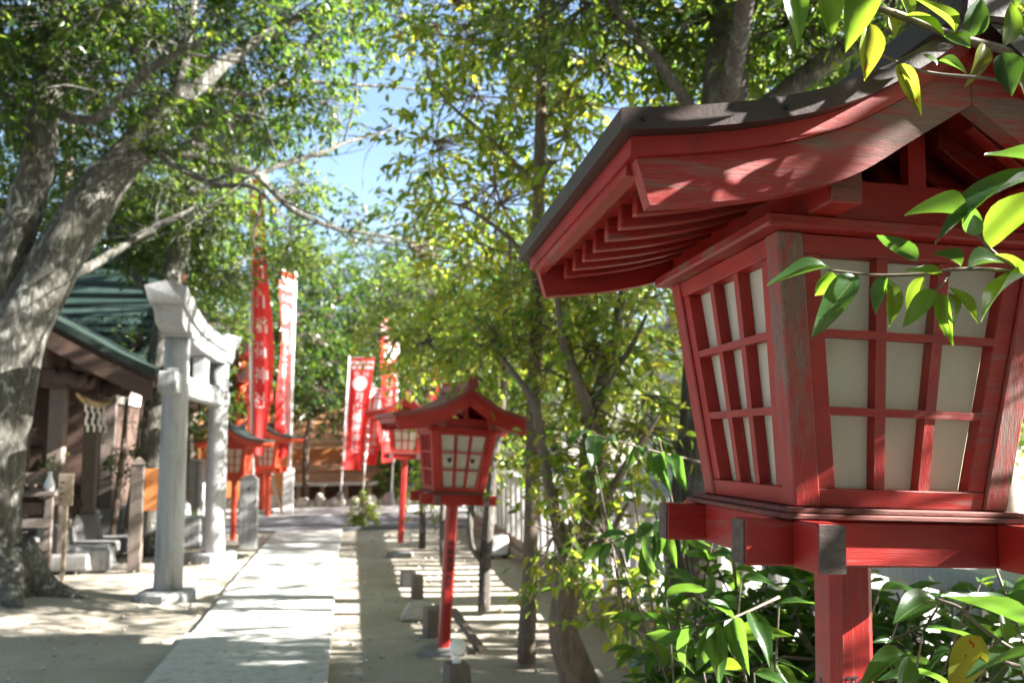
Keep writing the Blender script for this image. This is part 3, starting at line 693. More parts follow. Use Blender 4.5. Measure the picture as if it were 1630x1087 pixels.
# ------------------------------------------------------------------ larger hall behind with green roof
def make_hall():
    t = thing('shrine_hall', 'larger shrine hall behind with green copper roof and cream wall', 'building', (-5.6, 16.2, 0))
    MB().box(-3.4, 2.0, -1.6, 3.2, 0, .5).build('stone_base', M['stone_d'], t)
    MB().box(-3.2, 1.75, -1.4, 3.0, .5, 3.0).build('wall', M['wood_d'], t)
    MB().box(1.752, 1.80, -1.2, 2.8, 2.2, 3.4).build('gable_wall', M['plaster'], t)
    for x in (-3.0, -1.4, .2, 1.7): MB().box(x-.1, x+.1, -1.5, -1.402, .5, 3.0).build('post', M['wood_g'], t)
    for x in (-2.2, -.6, .95): MB().box(x-.55, x+.55, -1.43, -1.405, .9, 2.4).build('lattice_door', M['wood_dx'], t)
    # roof slopes towards the camera (-y), ridge along x
    def slope(y): return float(np.interp(y, [-2.6, -1.6, -.6, .8], [2.75, 3.18, 3.80, 4.95]))
    rows = 11; ys = np.linspace(-2.6, .8, rows+1)
    for i in range(rows):
        a, b = ys[i], ys[i+1]
        MB().hexa([(-3.9, a-.03, slope(a)-.02), (2.35, a-.03, slope(a)-.02), (2.35, b, slope(b)-.06), (-3.9, b, slope(b)-.06), (-3.9, a-.03, slope(a)+.04), (2.35, a-.03, slope(a)+.04), (2.35, b, slope(b)+.0), (-3.9, b, slope(b)+.0)]).build('roof_course', M['greencopper'], t)
    MB().hexa([(-3.9, .8, 4.85), (2.35, .8, 4.85), (2.35, 4.2, 2.7), (-3.9, 4.2, 2.7), (-3.9, .8, 4.95), (2.35, .8, 4.95), (2.35, 4.2, 2.8), (-3.9, 4.2, 2.8)]).build('rear_roof', M['greencopper'], t)
    MB().box(-3.95, 2.42, .62, .98, 4.9, 5.2).build('ridge', M['greencopper'], t, bevel=.03)
    for zc, yy in ((4.65, .4), (3.75, -.75)):
        MB().box(2.36, 2.44, yy-.12, yy+.12, zc-.12, zc+.12).build('gable_ornament', M['verm_x'], t, bevel=.02)
    MB().bar((2.39, -2.55, 2.78), (2.39, .8, 4.86), .07, .16).build('bargeboard', M['greencopper'], t)
make_hall()

# ------------------------------------------------------------------ signs and stones on the left of the path
t = thing('sign_post', 'weathered wooden post carrying an orange board left of the stone gate', 'sign', (-2.62, 11.3, 0))
MB().box(-.075, .075, -.06, .06, -.03, 1.28).build('post', M['wood_g'], t, bevel=.006)
MB().hexa([(-.09, -.075, 1.28), (.09, -.075, 1.28), (.09, .075, 1.28), (-.09, .075, 1.28), (-.01, -.01, 1.36), (.01, -.01, 1.36), (.01, .01, 1.36), (-.01, .01, 1.36)]).build('post_cap', M['wood_g'], t)
MB().box(.078, .26, .0, .03, .70, 1.22).build('board', M['wood_o'], t, bevel=.003)
t = thing('sign_stake', 'thin stake with a small wooden plaque in front of the shrine steps', 'sign', tuple(on_ground(98, 938)))
MB().box(-.02, .02, -.018, .018, -.03, 1.0).build('stake', M['wood_p'], t)
MB().box(-.075, .075, -.035, -.0185, .88, 1.22).build('plaque', M['wood_p'], t, bevel=.004)
for i in range(4):
    MB().box(-.055, -.03+.02*(i % 2), -.037, -.0352, .94+i*.06, .955+i*.06).build('ink_mark', M['ink'], t)
t = thing('stone_marker', 'grey upright stone marker at the left edge of the path end', 'stone marker', (-1.52, 13.4, 0))
MB().hexa([(-.135, -.09, -.05), (.135, -.09, -.05), (.135, .09, -.05), (-.135, .09, -.05), (-.13, -.085, .98), (.13, -.085, .98), (.13, .085, .98), (-.13, .085, .98)]).build('shaft', M['stone'], t, bevel=.012)
MB().hexa([(-.129, -.084, .9802), (.129, -.084, .9802), (.129, .084, .9802), (-.129, .084, .9802), (-.05, -.03, 1.05), (.05, -.03, 1.05), (.05, .03, 1.05), (-.05, .03, 1.05)]).build('cap', M['stone'], t)
MB().box(-.012, .012, -.094, -.0895, .82, .86).build('carved_mark', M['ink'], t)
# stone lantern-like small stones behind the gate
for i, (x, y, w, h, lab) in enumerate([(-2.35, 13.6, .34, .42, 'low pale stone block behind the stone gate, nearest the far pillar'), (-2.75, 14.2, .5, .6, 'taller pale stone block behind the stone gate'), (-2.55, 14.9, .26, 1.25, 'slim upright pale stone behind the stone gate'), (-3.15, 11.55, .42, .24, 'low grey kerb block beside the shrine footing')]):
    rng = random.Random(i); j = lambda: rng.uniform(-.03, .03)
    o = MB().hexa([(-w/2+j(), -w/2+j(), -.03), (w/2+j(), -w/2+j(), -.03), (w/2+j(), w/2+j(), -.03), (-w/2+j(), w/2+j(), -.03), (-w*.44+j(), -w*.44+j(), h+j()), (w*.44+j(), -w*.44+j(), h+j()), (w*.44+j(), w*.44+j(), h+j()), (-w*.44+j(), w*.44+j(), h+j())]).build('stone_block', M['stone'], None, bevel=.03)
    o.location = (x, y, 0); tag(o, lab, 'stone', 'stone blocks near the gate')

# ------------------------------------------------------------------ banners on poles
def banner(label, foot, top, wdir, cloth, width, seed, big=False, base=True, chars='月山稲荷神社', radius=.022, polemat='pole', fold=1.0):
    """foot, top: pole ends; wdir: direction the cloth spreads; cloth=(z_top, z_bottom)"""
    foot, top = Vector(foot), Vector(top); rng = random.Random(seed)
    t = thing('banner', label, 'banner', tuple(foot), 'red and white banners at the far end of the path')
    ax = (top-foot).normalized(); L = (top-foot).length; w = Vector(wdir).normalized(); n = w.cross(Vector((0, 0, 1))).normalized(); sg = 1 if n.y < 0 else -1
    pole = MB().tube([Vector((0, 0, -.02)), ax*L*.5, ax*L], [radius, radius*.9, radius*.7], 10).build('pole', M[polemat], t, True)
    k0, k1 = cloth[0]/ax.z, cloth[1]/ax.z; p1, p2, p3 = (rng.uniform(0, 6.28) for _ in range(3))
    hang = abs(k0-k1)
    def S(u, v, off=0.0):      # u 0..1 across, v 0..1 down
        a = math.sin(v*5+p1)*.05+math.sin(v*9+u*3+p2)*.025
        spread = width*(1-.28*fold*(v**1.2)*u)
        wav = (math.sin(u*5.2+v*3+p3)*.055+math.sin(u*9-v*6+p1)*.022)*min(1, .25+v)*fold
        return ax*(k0-hang*v)+w*(u*spread+a*u*fold)+n*(wav+sg*off-.03*fold*u*v)+Vector((0, 0, -.05*u*fold*v))
    nu, nv = 15, 46; me = MB()
    for j in range(nv+1):
        for i in range(nu+1): me.v.append(tuple(S(i/nu, j/nv)))
    for j in range(nv):
        for i in range(nu):
            a = j*(nu+1)+i; me.f.append((a, a+1, a+nu+2, a+nu+1))
    cl = me.build('cloth', M['flag_red'], t, True)
    def patch(name, u0, u1, v0, v1, nu=8, nv=3):
        q = MB()
        for j in range(nv+1):
            for i in range(nu+1): q.v.append(tuple(S(u0+(u1-u0)*i/nu, v0+(v1-v0)*j/nv, .006)))
        for j in range(nv):
            for i in range(nu):
                a = j*(nu+1)+i; q.f.append((a, a+1, a+nu+2, a+nu+1))
        return q.build(name, M['flag_white'], cl, True)
    rat = width/hang
    patch('white_stripe', .02, .10, .11, .93, 2, 30); patch('white_stripe', .02, .98, .035, .06+.02*rat); patch('white_stripe', .02, .98, .075+.02*rat, .098+.04*rat)
    for uu in (.33, .70): text_mesh('lettering', '奉納'[uu > .5], M['flag_white'], cl, lambda x, y, uu=uu: S((uu if sg > 0 else 1-uu)+sg*x/width, .15-y/hang, .008), width*.26)
    q = MB(); q.v = [tuple(S(.5+.31*math.cos(a)*r, .235+.31*math.sin(a)*r*rat, .006)) for r in (.0, .55, 1.0) for a in [2*math.pi*i/20 for i in range(20)]]
    q.f = [(20*r+i, 20*r+(i+1) % 20, 20*(r+1)+(i+1) % 20, 20*(r+1)+i) for r in range(2) for i in range(20)]
    q.build('crest', M['flag_white'], cl, True)
    m = len(chars); v0 = .36; st = (.90-v0)/m
    for i, ch in enumerate(chars):
        text_mesh('lettering', ch, M['flag_white'], cl, lambda x, y, i=i: S(.5+sg*x/width, v0+st*i-y/hang, .008), min(width*.78, hang*st*1.0))
    for j in range(9):
        v = j/8.0
        lp = MB().box(-.03, .05, -.012, .012, -.025, .025); o = lp.build('loop', M['flag_white'], cl); o.matrix_parent_inverse = Matrix(); o.location = S(.0, v*.98+.01)-w*.01; o.rotation_euler = (0, 0, math.atan2(w.y, w.x))
    MB().bar(ax*k0, ax*k0+w*width*1.04, .016, .016).build('crossbar', M[polemat], t)
    if base: MB().tube([(0, 0, -.03), (0, 0, .30), (0, 0, .33)], [.085, .08, .06], 9, wob=.02).build('socket_stone', M['stone_d'], t)
    return t
def pole_from_px(fx, fy, tx, ty):
    f = on_ground(fx, fy); return f, at_y(tx, ty, f[1])
f, tp = pole_from_px(541, 806, 556, 566); banner('red banner hanging straight from the leftmost white pole of the middle group', f, tp, (1, -.12, 0), (tp[2]-.04, .88), .58, 1, fold=.6)
f, tp = pole_from_px(577, 804, 590, 560); banner('red banner turned edge-on, close beside the straight-hanging one', f, tp, (.75, .62, 0), (tp[2]-.9, .98), .62, 2, fold=1.2)
f, tp = pole_from_px(622, 806, 637, 505); banner('tall red banner behind the farther red lantern', f, tp, (-.35, -.5, 0), (tp[2]-.1, 1.05), .75, 3, fold=.8)
f, tp = pole_from_px(676, 802, 690, 560); banner('narrow red banner between the two farther lanterns', f, tp, (.55, -.6, 0), (tp[2]-.1, 1.0), .6, 4, fold=1.0)
f = on_ground(458, 819); tp = at_y(470, 418, f[1]); b2 = banner('long white and red banner on the thick white pole beside the road', f, tp, (-.22, -.35, 0), (tp[2]-.25, 1.25), .62, 5, radius=.05, base=False, fold=1.3)
MB().box(-.11, .11, -.09, .09, -.02, .98).build('pole_foot', M['pole'], b2, bevel=.01)
f = on_ground(404, 838); tp = at_y(394, 258, f[1]); banner('tallest banner, narrow and twisted, reaching up into the tree branches', f, tp, (.5, -.22, 0), (tp[2]-.35, 1.35), .42, 6, radius=.03, fold=1.4)
f, tp = pole_from_px(706, 800, 712, 575); banner('white and red banner mostly hidden behind the leaves', f, tp, (-.8, -.3, 0), (tp[2]-.1, 1.5), .55, 8, fold=.8)
# leaning prop beside the thick pole
o = MB().bar((on_ground(454, 818)[0], 18.7, 0), tuple(at_y(424, 735, 19.0)), .08, .08).build('wooden_prop', M['wood_p']); tag(o, 'pale timber prop leaning left of the thick white pole', 'prop')

# ------------------------------------------------------------------ stones along the far verge, storehouse behind
def rock_mesh(seed):
    rng = np.random.RandomState(seed); mb = MB(); n = 9
    prof = [(.0, -.5), (.8, -.45), (1.0, -.05), (.88, .30), (.5, .5), (.0, .54)]
    for r, z in prof:
        for k in range(n):
            a = 2*math.pi*k/n; q = 1+rng.uniform(-.2, .2); mb.v.append((r*q*math.cos(a), r*q*math.sin(a), z+rng.uniform(-.08, .08)))
    for i in range(len(prof)-1):
        for k in range(n):
            a = i*n+k; b = i*n+(k+1) % n; mb.f.append((a, b, b+n, a+n))
    me = bpy.data.meshes.new('border_stone'); me.from_pydata(mb.v, [], mb.f); me.update(); me.materials.append(M['rock']); return me
rocks = [rock_mesh(i) for i in range(6)]; rng = random.Random(8); x = -5.2
while x < 5.5:
    w = rng.uniform(.10, .24); o = link('border_stone', rocks[rng.randrange(6)])
    o.location = (x+w, 20.85+rng.uniform(-.12, .12), .06); o.scale = (w, w*.8, rng.uniform(.25, .5)); o.rotation_euler = (0, 0, rng.uniform(0, 6))
    tag(o, 'rounded pale stone in the row bordering the far side of the road', 'stone', 'border stones along the road'); x += 2*w+.02
def storehouse():
    t = thing('storehouse', 'low storehouse with orange tiled roof behind the border stones', 'building', (-1.0, 24.2, 0))
    MB().box(-5, 2.2, .6, 3.6, 0, 1.35).build('wall', M['wood_o'], t)
    n = 16
    ZR = lambda y: .42+(y+.3)*.60
    for i in range(9):
        a = -.3+i*.42; b = a+.46
        MB().hexa([(-5.3, a, ZR(a)), (2.5, a, ZR(a)), (2.5, b, ZR(b)-.05), (-5.3, b, ZR(b)-.05), (-5.3, a, ZR(a)+.06), (2.5, a, ZR(a)+.06), (2.5, b, ZR(b)), (-5.3, b, ZR(b))]).build('tile_course', M['tile_o'], t)
    MB().box(-5.3, 2.5, -.42, -.31, .34, .44).build('gutter', M['white'], t)
    MB().box(-5.2, 2.4, -.2, -.1, -.1, .33).build('front_board', M['wood_d'], t)
    for i in range(12):
        xx = -4.9+i*.64; MB().box(xx-.06, xx+.06, -.26, -.202, -.1, .33).build('front_post', M['wood_p'], t)
    MB().box(-5.3, 2.5, 3.3, 3.7, 2.5, 2.75).build('ridge', M['tile_o'], t)
storehouse()
t = thing('board_fence', 'brown board fence behind the green roofed lantern', 'fence', (-3.2, 21.6, 0))
for i in range(13):
    MB().box(-2.6+i*.33, -2.6+i*.33+.31, -.02, .02, 0, 1.9+.02*(i % 3)).build('plank', M['wood_o'], t)
for z in (.4, 1.5): MB().box(-2.65, 1.7, .0205, .08, z-.05, z+.05).build('rail', M['wood_d'], t)

# ------------------------------------------------------------------ fence on the right, running along the path
def make_fence():
    t = thing('railing', 'grey railing of flat upright bars on a brown kerb along the right side', 'fence', (2.2, 0, 0))
    y0, y1 = -3.0, 15.2
    MB().box(-.12, .14, y0, y1, -.1, .13).build('kerb', M['kerb'], t, bevel=.01)
    MB().box(-.05, .05, y0, y1, .1305, .24).build('bottom_rail', M['kerb'], t, bevel=.008)
    MB().box(-.16, .16, y0, y1, .985, 1.075).build('top_rail', M['fence'], t, bevel=.015)
    bar = None; y = y0+.2
    while y < y1-.1:
        if bar is None: bar = MB().box(-.025, .025, -.075, .075, .2405, .9845).build('bar', M['fence'], t, bevel=.005)
        else:
            c = bar.copy(); COL.objects.link(c); bar_y = c; c.parent = t; c.location = (0, y-(y0+.2), 0)
        if bar.location.y == 0 and y == y0+.2: bar.location = (0, 0, 0)
        y += .37
    bar.location = (0, 0, 0)
    for o in t.children:
        if o.name.startswith('bar'): o.location.y += y0+.2
make_fence()

# ------------------------------------------------------------------ small things on the sand at the right of the path
def stake(px, py, w, h, label, mat='wood_g'):
    p = on_ground(px, py); o = MB().hexa([(-w/2, -w/2, -.05), (w/2, -w/2, -.05), (w/2, w/2, -.05), (-w/2, w/2, -.05), (-w*.46, -w*.46, h), (w*.46, -w*.46, h*.97), (w*.46, w*.46, h*1.02), (-w*.46, w*.46, h)]).build('short_post', M[mat], None, bevel=.008)
    o.location = tuple(p); o.rotation_euler = (0, 0, .2); return tag(o, label, 'post', 'short posts beside the lanterns')
stake(664, 947, .11, .20, 'short pale wooden post between the two farther lanterns, the slimmest')
stake(650, 926, .16, .12, 'low squat block beside the farther lantern foot', 'stone_d')
stake(690, 1006, .15, .20, 'short grey post just behind the holed lantern', 'wood_g')
sp = stake(727, 1100, .15, .17, 'short grey post in front of the holed lantern carrying a white lamp', 'wood_g')
p = on_ground(727, 1100)
t = thing('ground_lamp', 'small white spotlight standing on a short post by the holed lantern', 'lamp', (p[0], p[1], .1725))
MB().tube([(0, 0, 0), (0, 0, .03), (0, 0, .05)], [.03, .022, .02], 10).build('lamp_base', M['white'], t, True)
MB().tube([(.0, .04, .06), (.0, -.01, .085), (.0, -.05, .105), (.0, -.062, .11)], [.025, .045, .052, .045], 14).build('lamp_head', M['white'], t, True)
o = MB().hexa([(-.22, -.1, -.03), (.1, -.12, -.03), (.18, .1, -.03), (-.2, .12, -.03), (-.1, -.06, .12), (.08, -.05, .09), (.08, .06, .10), (-.12, .05, .13)]).build('split_stone', M['rock'], None, bevel=.02)
o.location = tuple(on_ground(674, 978)); tag(o, 'flat pale split stone lying between the two farther lanterns', 'stone')
o = MB().bar((*on_ground(768, 1037)[:2], .0), tuple(at_y(722, 972, 6.9)), .05, .05).build('prop_stick', M['wood_g']); tag(o, 'short slanting stick leaning beside the holed lantern post', 'stick')
t = thing('equipment_box', 'white metal box on the sand behind the thin sunlit tree', 'box', tuple(on_ground(792, 884)))
MB().box(-.13, .13, -.12, .12, .02, .27).build('case', M['white'], t, bevel=.02)
MB().box(-.09, .09, -.128, -.1205, .08, .21).build('front_panel', M['pole'], t)
MB().box(.1305, .19, -.03, .03, .07, .12).build('connector', M['pole'], t)
for s in (-1, 1): MB().box(s*.09-.02, s*.09+.02, -.1, .1, -.03, .0195).build('foot', M['bolt'], t)

# ------------------------------------------------------------------ houses beyond the railing
def house(label, x, y, w, d, h, roofm, rot):
    t = thing('house', label, 'house', (x, y, 0), 'houses beyond the railing', (0, 0, rot))
    MB().box(-w/2, w/2, -d/2, d/2, 0, h).build('wall', M['plaster'], t)
    rz = h+w*.22
    for s in (-1, 1):
        MB().hexa([(s*(w/2+.5), -d/2-.4, h-.25), (0, -d/2-.4, rz), (0, d/2+.4, rz), (s*(w/2+.5), d/2+.4, h-.25), (s*(w/2+.5), -d/2-.4, h-.10), (0, -d/2-.4, rz+.18), (0, d/2+.4, rz+.18), (s*(w/2+.5), d/2+.4, h-.10)]).build('roof', M[roofm], t)
    for z in (1.0, 3.6):
        for yy in np.arange(-d/2+1.2, d/2-1, 2.4):
            f = MB().box(-w/2-.06, -w/2-.003, yy-.65, yy+.65, z, z+1.2).build('window', M['pole'], t)
            MB().box(-w/2-.075, -w/2-.062, yy-.55, yy+.55, z+.1, z+1.1).build('pane', M['glass'], f)
        for xx in np.arange(-w/2+1.4, w/2-1, 2.4):
            f = MB().box(xx-.65, xx+.65, -d/2-.06, -d/2-.003, z, z+1.2).build('window', M['pole'], t)
            MB().box(xx-.55, xx+.55, -d/2-.075, -d/2-.062, z+.1, z+1.1).build('pane', M['glass'], f)
house('cream house with blue grey roof seen between the leaves beyond the railing', 15.5, 26, 8, 11, 5.6, 'slate', .1)
house('farther cream house with blue grey roof behind the right-hand trees', 25, 40, 10, 12, 6, 'slate', -.15)

# ------------------------------------------------------------------ trees
def unit(a): return a/np.maximum(np.linalg.norm(a, axis=-1, keepdims=True), 1e-9)
def leaf_arrays(base, d, nrm, ln, wd, rng, fine):
    """leaf blades: base points, direction, normal, length, width"""
    side = unit(np.cross(d, nrm)); nrm = np.cross(side, d); ln = ln[:, None]; wd = wd[:, None]
    curl = rng.uniform(-.05, .28, (len(base), 1))*ln; fold = rng.uniform(.08, .35, (len(base), 1))*wd
    if fine:
        def pt(u, s, w): return base+d*ln*u+side*wd*.5*s*w+nrm*(fold*abs(s)*w-curl*u*u)
        V = np.stack([pt(0, 0, 0), pt(.32, -1, .9), pt(.30, 0, 0), pt(.32, 1, .9), pt(.68, -1, .8), pt(.70, 0, 0), pt(.68, 1, .8), pt(1, 0, 0)], 1)
        q = np.array([[1, 2, 5, 4], [2, 3, 6, 5]]); tr = np.array([[0, 2, 1], [0, 3, 2], [4, 5, 7], [5, 6, 7]])
        o = (np.arange(len(base))*8)[:, None, None]
        return V.reshape(-1, 3), [(q[None]+o).reshape(-1, 4), (tr[None]+o).reshape(-1, 3)]
    V = np.stack([base, base+d*ln*.45+side*wd*.5+nrm*fold, base+d*ln-nrm*curl, base+d*ln*.45-side*wd*.5+nrm*fold], 1)
    tr = np.array([[0, 1, 2], [0, 2, 3]]); o = (np.arange(len(base))*4)[:, None, None]
    return V.reshape(-1, 3), [(tr[None]+o).reshape(-1, 3)]
def segs_arrays(P0, P1, r0, r1, n=4):
    P0, P1 = np.asarray(P0, float), np.asarray(P1, float); d = unit(P1-P0)
    x = unit(np.cross(d, np.array([.3, .9, .2]))); y = np.cross(d, x); V = []
    for P, r in ((P0, r0), (P1, r1)):
        for k in range(n):
            a = 2*math.pi*k/n; V.append(P+(x*math.cos(a)+y*math.sin(a))*np.asarray(r)[:, None])
    V = np.stack(V, 1); q = np.array([[k, (k+1) % n, (k+1) % n+n, k+n] for k in range(n)])
    return V.reshape(-1, 3), (q[None]+(np.arange(len(P0))*2*n)[:, None, None]).reshape(-1, 4)
def make_tree(name, label, foot, limbs, blobs, n, per, leaf, mat, bark, seed, group='trees', twig=.34, fine=False, hubs=14, droop=.25, sides=12, wob=.05, roots=None, cat='tree', aspect=.42):
    """limbs: list of (points, radii) in world space, the first is the stem; blobs: (centre, radii)"""
    rng = np.random.RandomState(seed); foot = np.array(foot, float)
    t = thing(name, label, cat, tuple(foot), group)
    mb = MB(); sk = []; skr = []
    for i, (pts, rad) in enumerate(limbs):
        m = max(8, 4*len(pts)); a = spline(np.column_stack([np.array(pts, float), np.array(rad, float)]), m)
        sk.append(a[(m//4 if i == 0 else 1):, :3]); skr.append(a[(m//4 if i == 0 else 1):, 3])
        jit = rng.normal(0, 1, (m, 3))*np.abs(a[:, 3:4])*(.02 if i == 0 else .10); jit[0] = 0
        mb.tube(a[:, :3]-foot+jit, np.maximum(a[:, 3], .003), sides if i == 0 else max(6, sides-4), True, wob, seed+i)
    sk = np.vstack(sk); skr = np.concatenate(skr)
    vol = np.array([np.prod(b[1])**(2/3) for b in blobs]); share = vol/vol.sum()
    LB, LD, LN, S0, S1, R0, R1 = [], [], [], [], [], [], []
    for (c, r), sh in zip(blobs, share):
        c, r = np.array(c, float), np.array(r, float); k = max(4, int(n*sh))
        q = unit(rng.normal(0, 1, (k, 3)))*(rng.uniform(0.02, 1, (k, 1))**.45); P = c+q*r
        nh = max(2, k//hubs); H = c+unit(rng.normal(0, 1, (nh, 3)))*(rng.uniform(.1, .75, (nh, 1)))*r
        if len(sk):
            j = np.argmin(((sk[None]-H[:, None])**2).sum(-1)+.0, 1); A = sk[j]
            mid = (A+H)/2+rng.normal(0, .06, H.shape)*np.linalg.norm(H-A, axis=1, keepdims=True)+np.array([0, 0, .05])
            rr = np.clip(.007+.011*np.linalg.norm(H-A, axis=1), .006, .035); rr = np.minimum(rr, np.maximum(skr[j]*.8, .006))
            S0 += [A, mid]; S1 += [mid, H]; R0 += [rr, rr*.75]; R1 += [rr*.75, rr*.5]
        j = np.argmin(((H[None]-P[:, None])**2).sum(-1), 1); A = H[j]
        S0.append(A); S1.append(P); R0.append(np.full(k, .006)); R1.append(np.full(k, .003))
        D = unit(unit(P-A)*.8+unit(q)*.4+rng.normal(0, .35, (k, 3))+np.array([0, 0, -droop]))
        tl = twig*rng.uniform(.6, 1.3, (k, 1)); S0.append(P); S1.append(P+D*tl); R0.append(np.full(k, .003)); R1.append(np.full(k, .0015))
        for m in range(per):
            u = (m+.6)/per; ph = rng.uniform(-.5, .5, (k, 1))+m*2.4
            sx = unit(np.cross(D, np.array([.1, .2, 1.0]))); sy = np.cross(D, sx)
            out = sx*np.cos(ph)+sy*np.sin(ph)*.55
            LB.append(P+D*tl*u+rng.normal(0, .012, (k, 3))); LD.append(unit(D*.55+out*.8+rng.normal(0, .25, (k, 3))+np.array([0, 0, -droop])))
            LN.append(unit(np.array([0, 0, 1.0])+rng.normal(0, .55, (k, 3))))
    LB, LD, LN = np.vstack(LB), np.vstack(LD), np.vstack(LN); ln = leaf*rng.uniform(.65, 1.25, len(LB))
    V, Fc = leaf_arrays(LB-foot, LD, LN, ln, ln*aspect*rng.uniform(.85, 1.15, len(LB)), rng, fine)
    cr = link('crown', np_mesh('crown', V, Fc, fine), t, mat); tag(cr, kind='stuff')
    V2, Q2 = segs_arrays(np.vstack(S0)-foot, np.vstack(S1)-foot, np.concatenate(R0), np.concatenate(R1))
    Vm = np.array(mb.v); quads = np.array([f for f in mb.f if len(f) == 4]); caps = [f for f in mb.f if len(f) != 4]
    fl = [quads, Q2+len(Vm)]
    for kk in set(len(f) for f in caps): fl.append(np.array([f for f in caps if len(f) == kk]))
    link('trunk', np_mesh('trunk', np.vstack([Vm, V2]), fl, True), t, bark)
    return t
def PY(Y, *pts): return [tuple(at_y(x, y, Y+(q[0] if q else 0))) for x, y, *q in pts]
def blob(px, py, Y, *r):
    return (tuple(at_y(px, py, Y)), r if len(r) == 3 else (r[0], r[0], r[0]))

# old forked tree at the left edge
g = 'tall trees over the path'
stem = [(-3.42, 9.3, -.05)]+PY(9.3, (-28, 880), (-14, 740), (6, 640), (32, 520), (106, 388), (160, 303), (220, 230), (248, 192))
limbs = [(stem, [.48, .34, .295, .28, .275, .25, .215, .17, .13]),
 (PY(9.3, (4, 640), (-4, 540), (10, 440), (40, 330), (70, 200), (86, 100), (101, 0), (120, -160)), [.24, .19, .175, .17, .165, .155, .15, .12]),
 (PY(9.3, (232, 205), (285, 158, .1), (328, 127, .2), (386, 77, .4), (450, 42, .6), (502, 19, .8), (600, -10, 1.2), (700, -20, 1.5)), [.13, .095, .082, .07, .056, .046, .03, .015]),
 (PY(9.3, (272, 165), (294, 97, -.1), (297, 70, -.1), (309, 0, 0), (318, -80, 0)), [.06, .05, .046, .042, .025]),
 (PY(9.3, (236, 232), (301, 247, .2), (386, 270, .3), (413, 282, .4), (464, 332, .6), (530, 362, .9), (610, 376, 1.3), (690, 391, 1.6)), [.065, .052, .045, .043, .036, .028, .018, .008]),
 (PY(9.7, (408, 280), (450, 262, .2), (514, 243, .5), (560, 224, .8), (640, 205, 1.2)), [.032, .032, .028, .02, .008]),
 (PY(9.5, (262, 150), (340, 142, .5), (406, 152, .7), (456, 131, 1.0), (560, 135, 1.3), (720, 146, 2.0)), [.05, .042, .036, .032, .022, .008]),
 (PY(9.3, (245, 240), (286, 268, -.3), (348, 294, -.4), (402, 297, -.5), (440, 330, -.5)), [.04, .038, .036, .024, .008]),
 (PY(9.5, (110, 440), (155, 418, .3), (205, 385, .5), (251, 360, .8), (310, 330, 1.2)), [.055, .05, .045, .04, .015]),
 (PY(9.3, (78, 170), (150, 190, -.6), (240, 110, -1), (330, 60, -1.2)), [.07, .05, .04, .02]),
 (PY(9.3, (95, 60), (30, 20, .4), (-60, 10, .8)), [.07, .05, .03])]
def bare_twigs(limbs, n, seed):
    rng = np.random.RandomState(seed); out = []
    for i in range(n):
        pts, rad = limbs[rng.randint(2, len(limbs))]; a = spline(np.array(pts, float), 30); j = rng.randint(6, 29); p = a[j]; d = unit(a[min(j+1, 29)]-a[j-1])
        q = unit(d*.8+rng.normal(0, .7, 3)+np.array([0, 0, .12])); L = rng.uniform(.5, 1.5); c = [p]
        for k in range(4): q = unit(q+rng.normal(0, .28, 3)); c.append(c[-1]+q*L/4)
        r = rng.uniform(.008, .018); out.append((c, [r, r*.85, r*.7, r*.5, r*.25]))
        for m in range(2):
            s = c[rng.randint(1, 4)]; q2 = unit(q+rng.normal(0, .6, 3)); e = s+q2*L*.28; out.append(([s, (s+e)/2+rng.normal(0, .02, 3), e, e+unit(q2+rng.normal(0, .4, 3))*L*.2], [r*.5, r*.42, r*.3, r*.15]))
    return out
limbs += bare_twigs(limbs, 70, 12)
old = make_tree('old_tree', 'old forked tree with pale mottled bark leaning over the shrine', stem[0], limbs,
    [blob(170, 60, 9, 1.0, .9, .75), blob(330, 20, 10, 1.2, 1.1, .7), blob(470, 60, 10.3, .9, 1, .55), blob(560, 30, 10.8, .4, .6, .3), blob(20, 150, 10.4, .8, .8, .8), blob(40, 330, 11.5, .7, .7, .6),
     blob(240, 130, 11.3, 1.0, .8, .6), blob(400, 190, 11, .9, .8, .5), blob(510, 165, 10.8, .5, .7, .35), blob(160, 260, 11.5, .7, .8, .5),
     blob(560, 330, 11.6, .25, .4, .15), blob(640, 40, 10.8, .35, .5, .25), blob(300, 210, 9.0, .4, .4, .25), blob(60, -60, 9, 1.5, 1.4, .8), blob(300, -150, 9.5, 1.7, 1.5, .8), blob(-80, 60, 9, 1, 1, 1.2)],
    2500, 11, .105, M['leaf_oak'], M['bark'], 4, g, twig=.36, sides=20, wob=.03)
mb = MB()
for a, ln in ((-.2, 1.0), (.9, .75), (2.2, .7), (-1.0, .9), (-1.9, .7), (3.3, .6)):
    dx, dy = math.cos(a), math.sin(a)
    mb.tube(spline([(dx*.15, dy*.15, .55), (dx*.38, dy*.38, .22), (dx*.6*ln+.1*dx, dy*.6*ln+.1*dy, .09), (dx*1.1*ln, dy*1.1*ln, -.03)], 9), [.20, .19, .17, .15, .125, .10, .08, .06, .03], 9, True, .05, int(a*10)+30)
mb.build('root', M['bark'], old, True)
def moss():
    rng = np.random.RandomState(6); n = 900; u = rng.rand(n, 1); a0, a1 = at_y(212, 246, 9.3), at_y(250, 190, 9.3); ax = unit(a1-a0); x = unit(np.cross(ax, [0, 1.0, .1])); y = np.cross(ax, x)
    ph = rng.uniform(0, 6.28, (n, 1)); rad = x*np.cos(ph)+y*np.sin(ph); P = a0+(a1-a0)*u+rad*(.185-.045*u); d = unit(rad*.7+rng.normal(0, .5, (n, 3))+np.array([0, 0, -.3]))
    V, Fc = leaf_arrays(P-np.array(stem[0]), d, unit(rng.normal(0, 1, (n, 3))), rng.uniform(.015, .05, n), rng.uniform(.008, .016, n), rng, False)
    tag(link('moss', np_mesh('moss', V, Fc), old, M['moss']), kind='stuff')
moss()

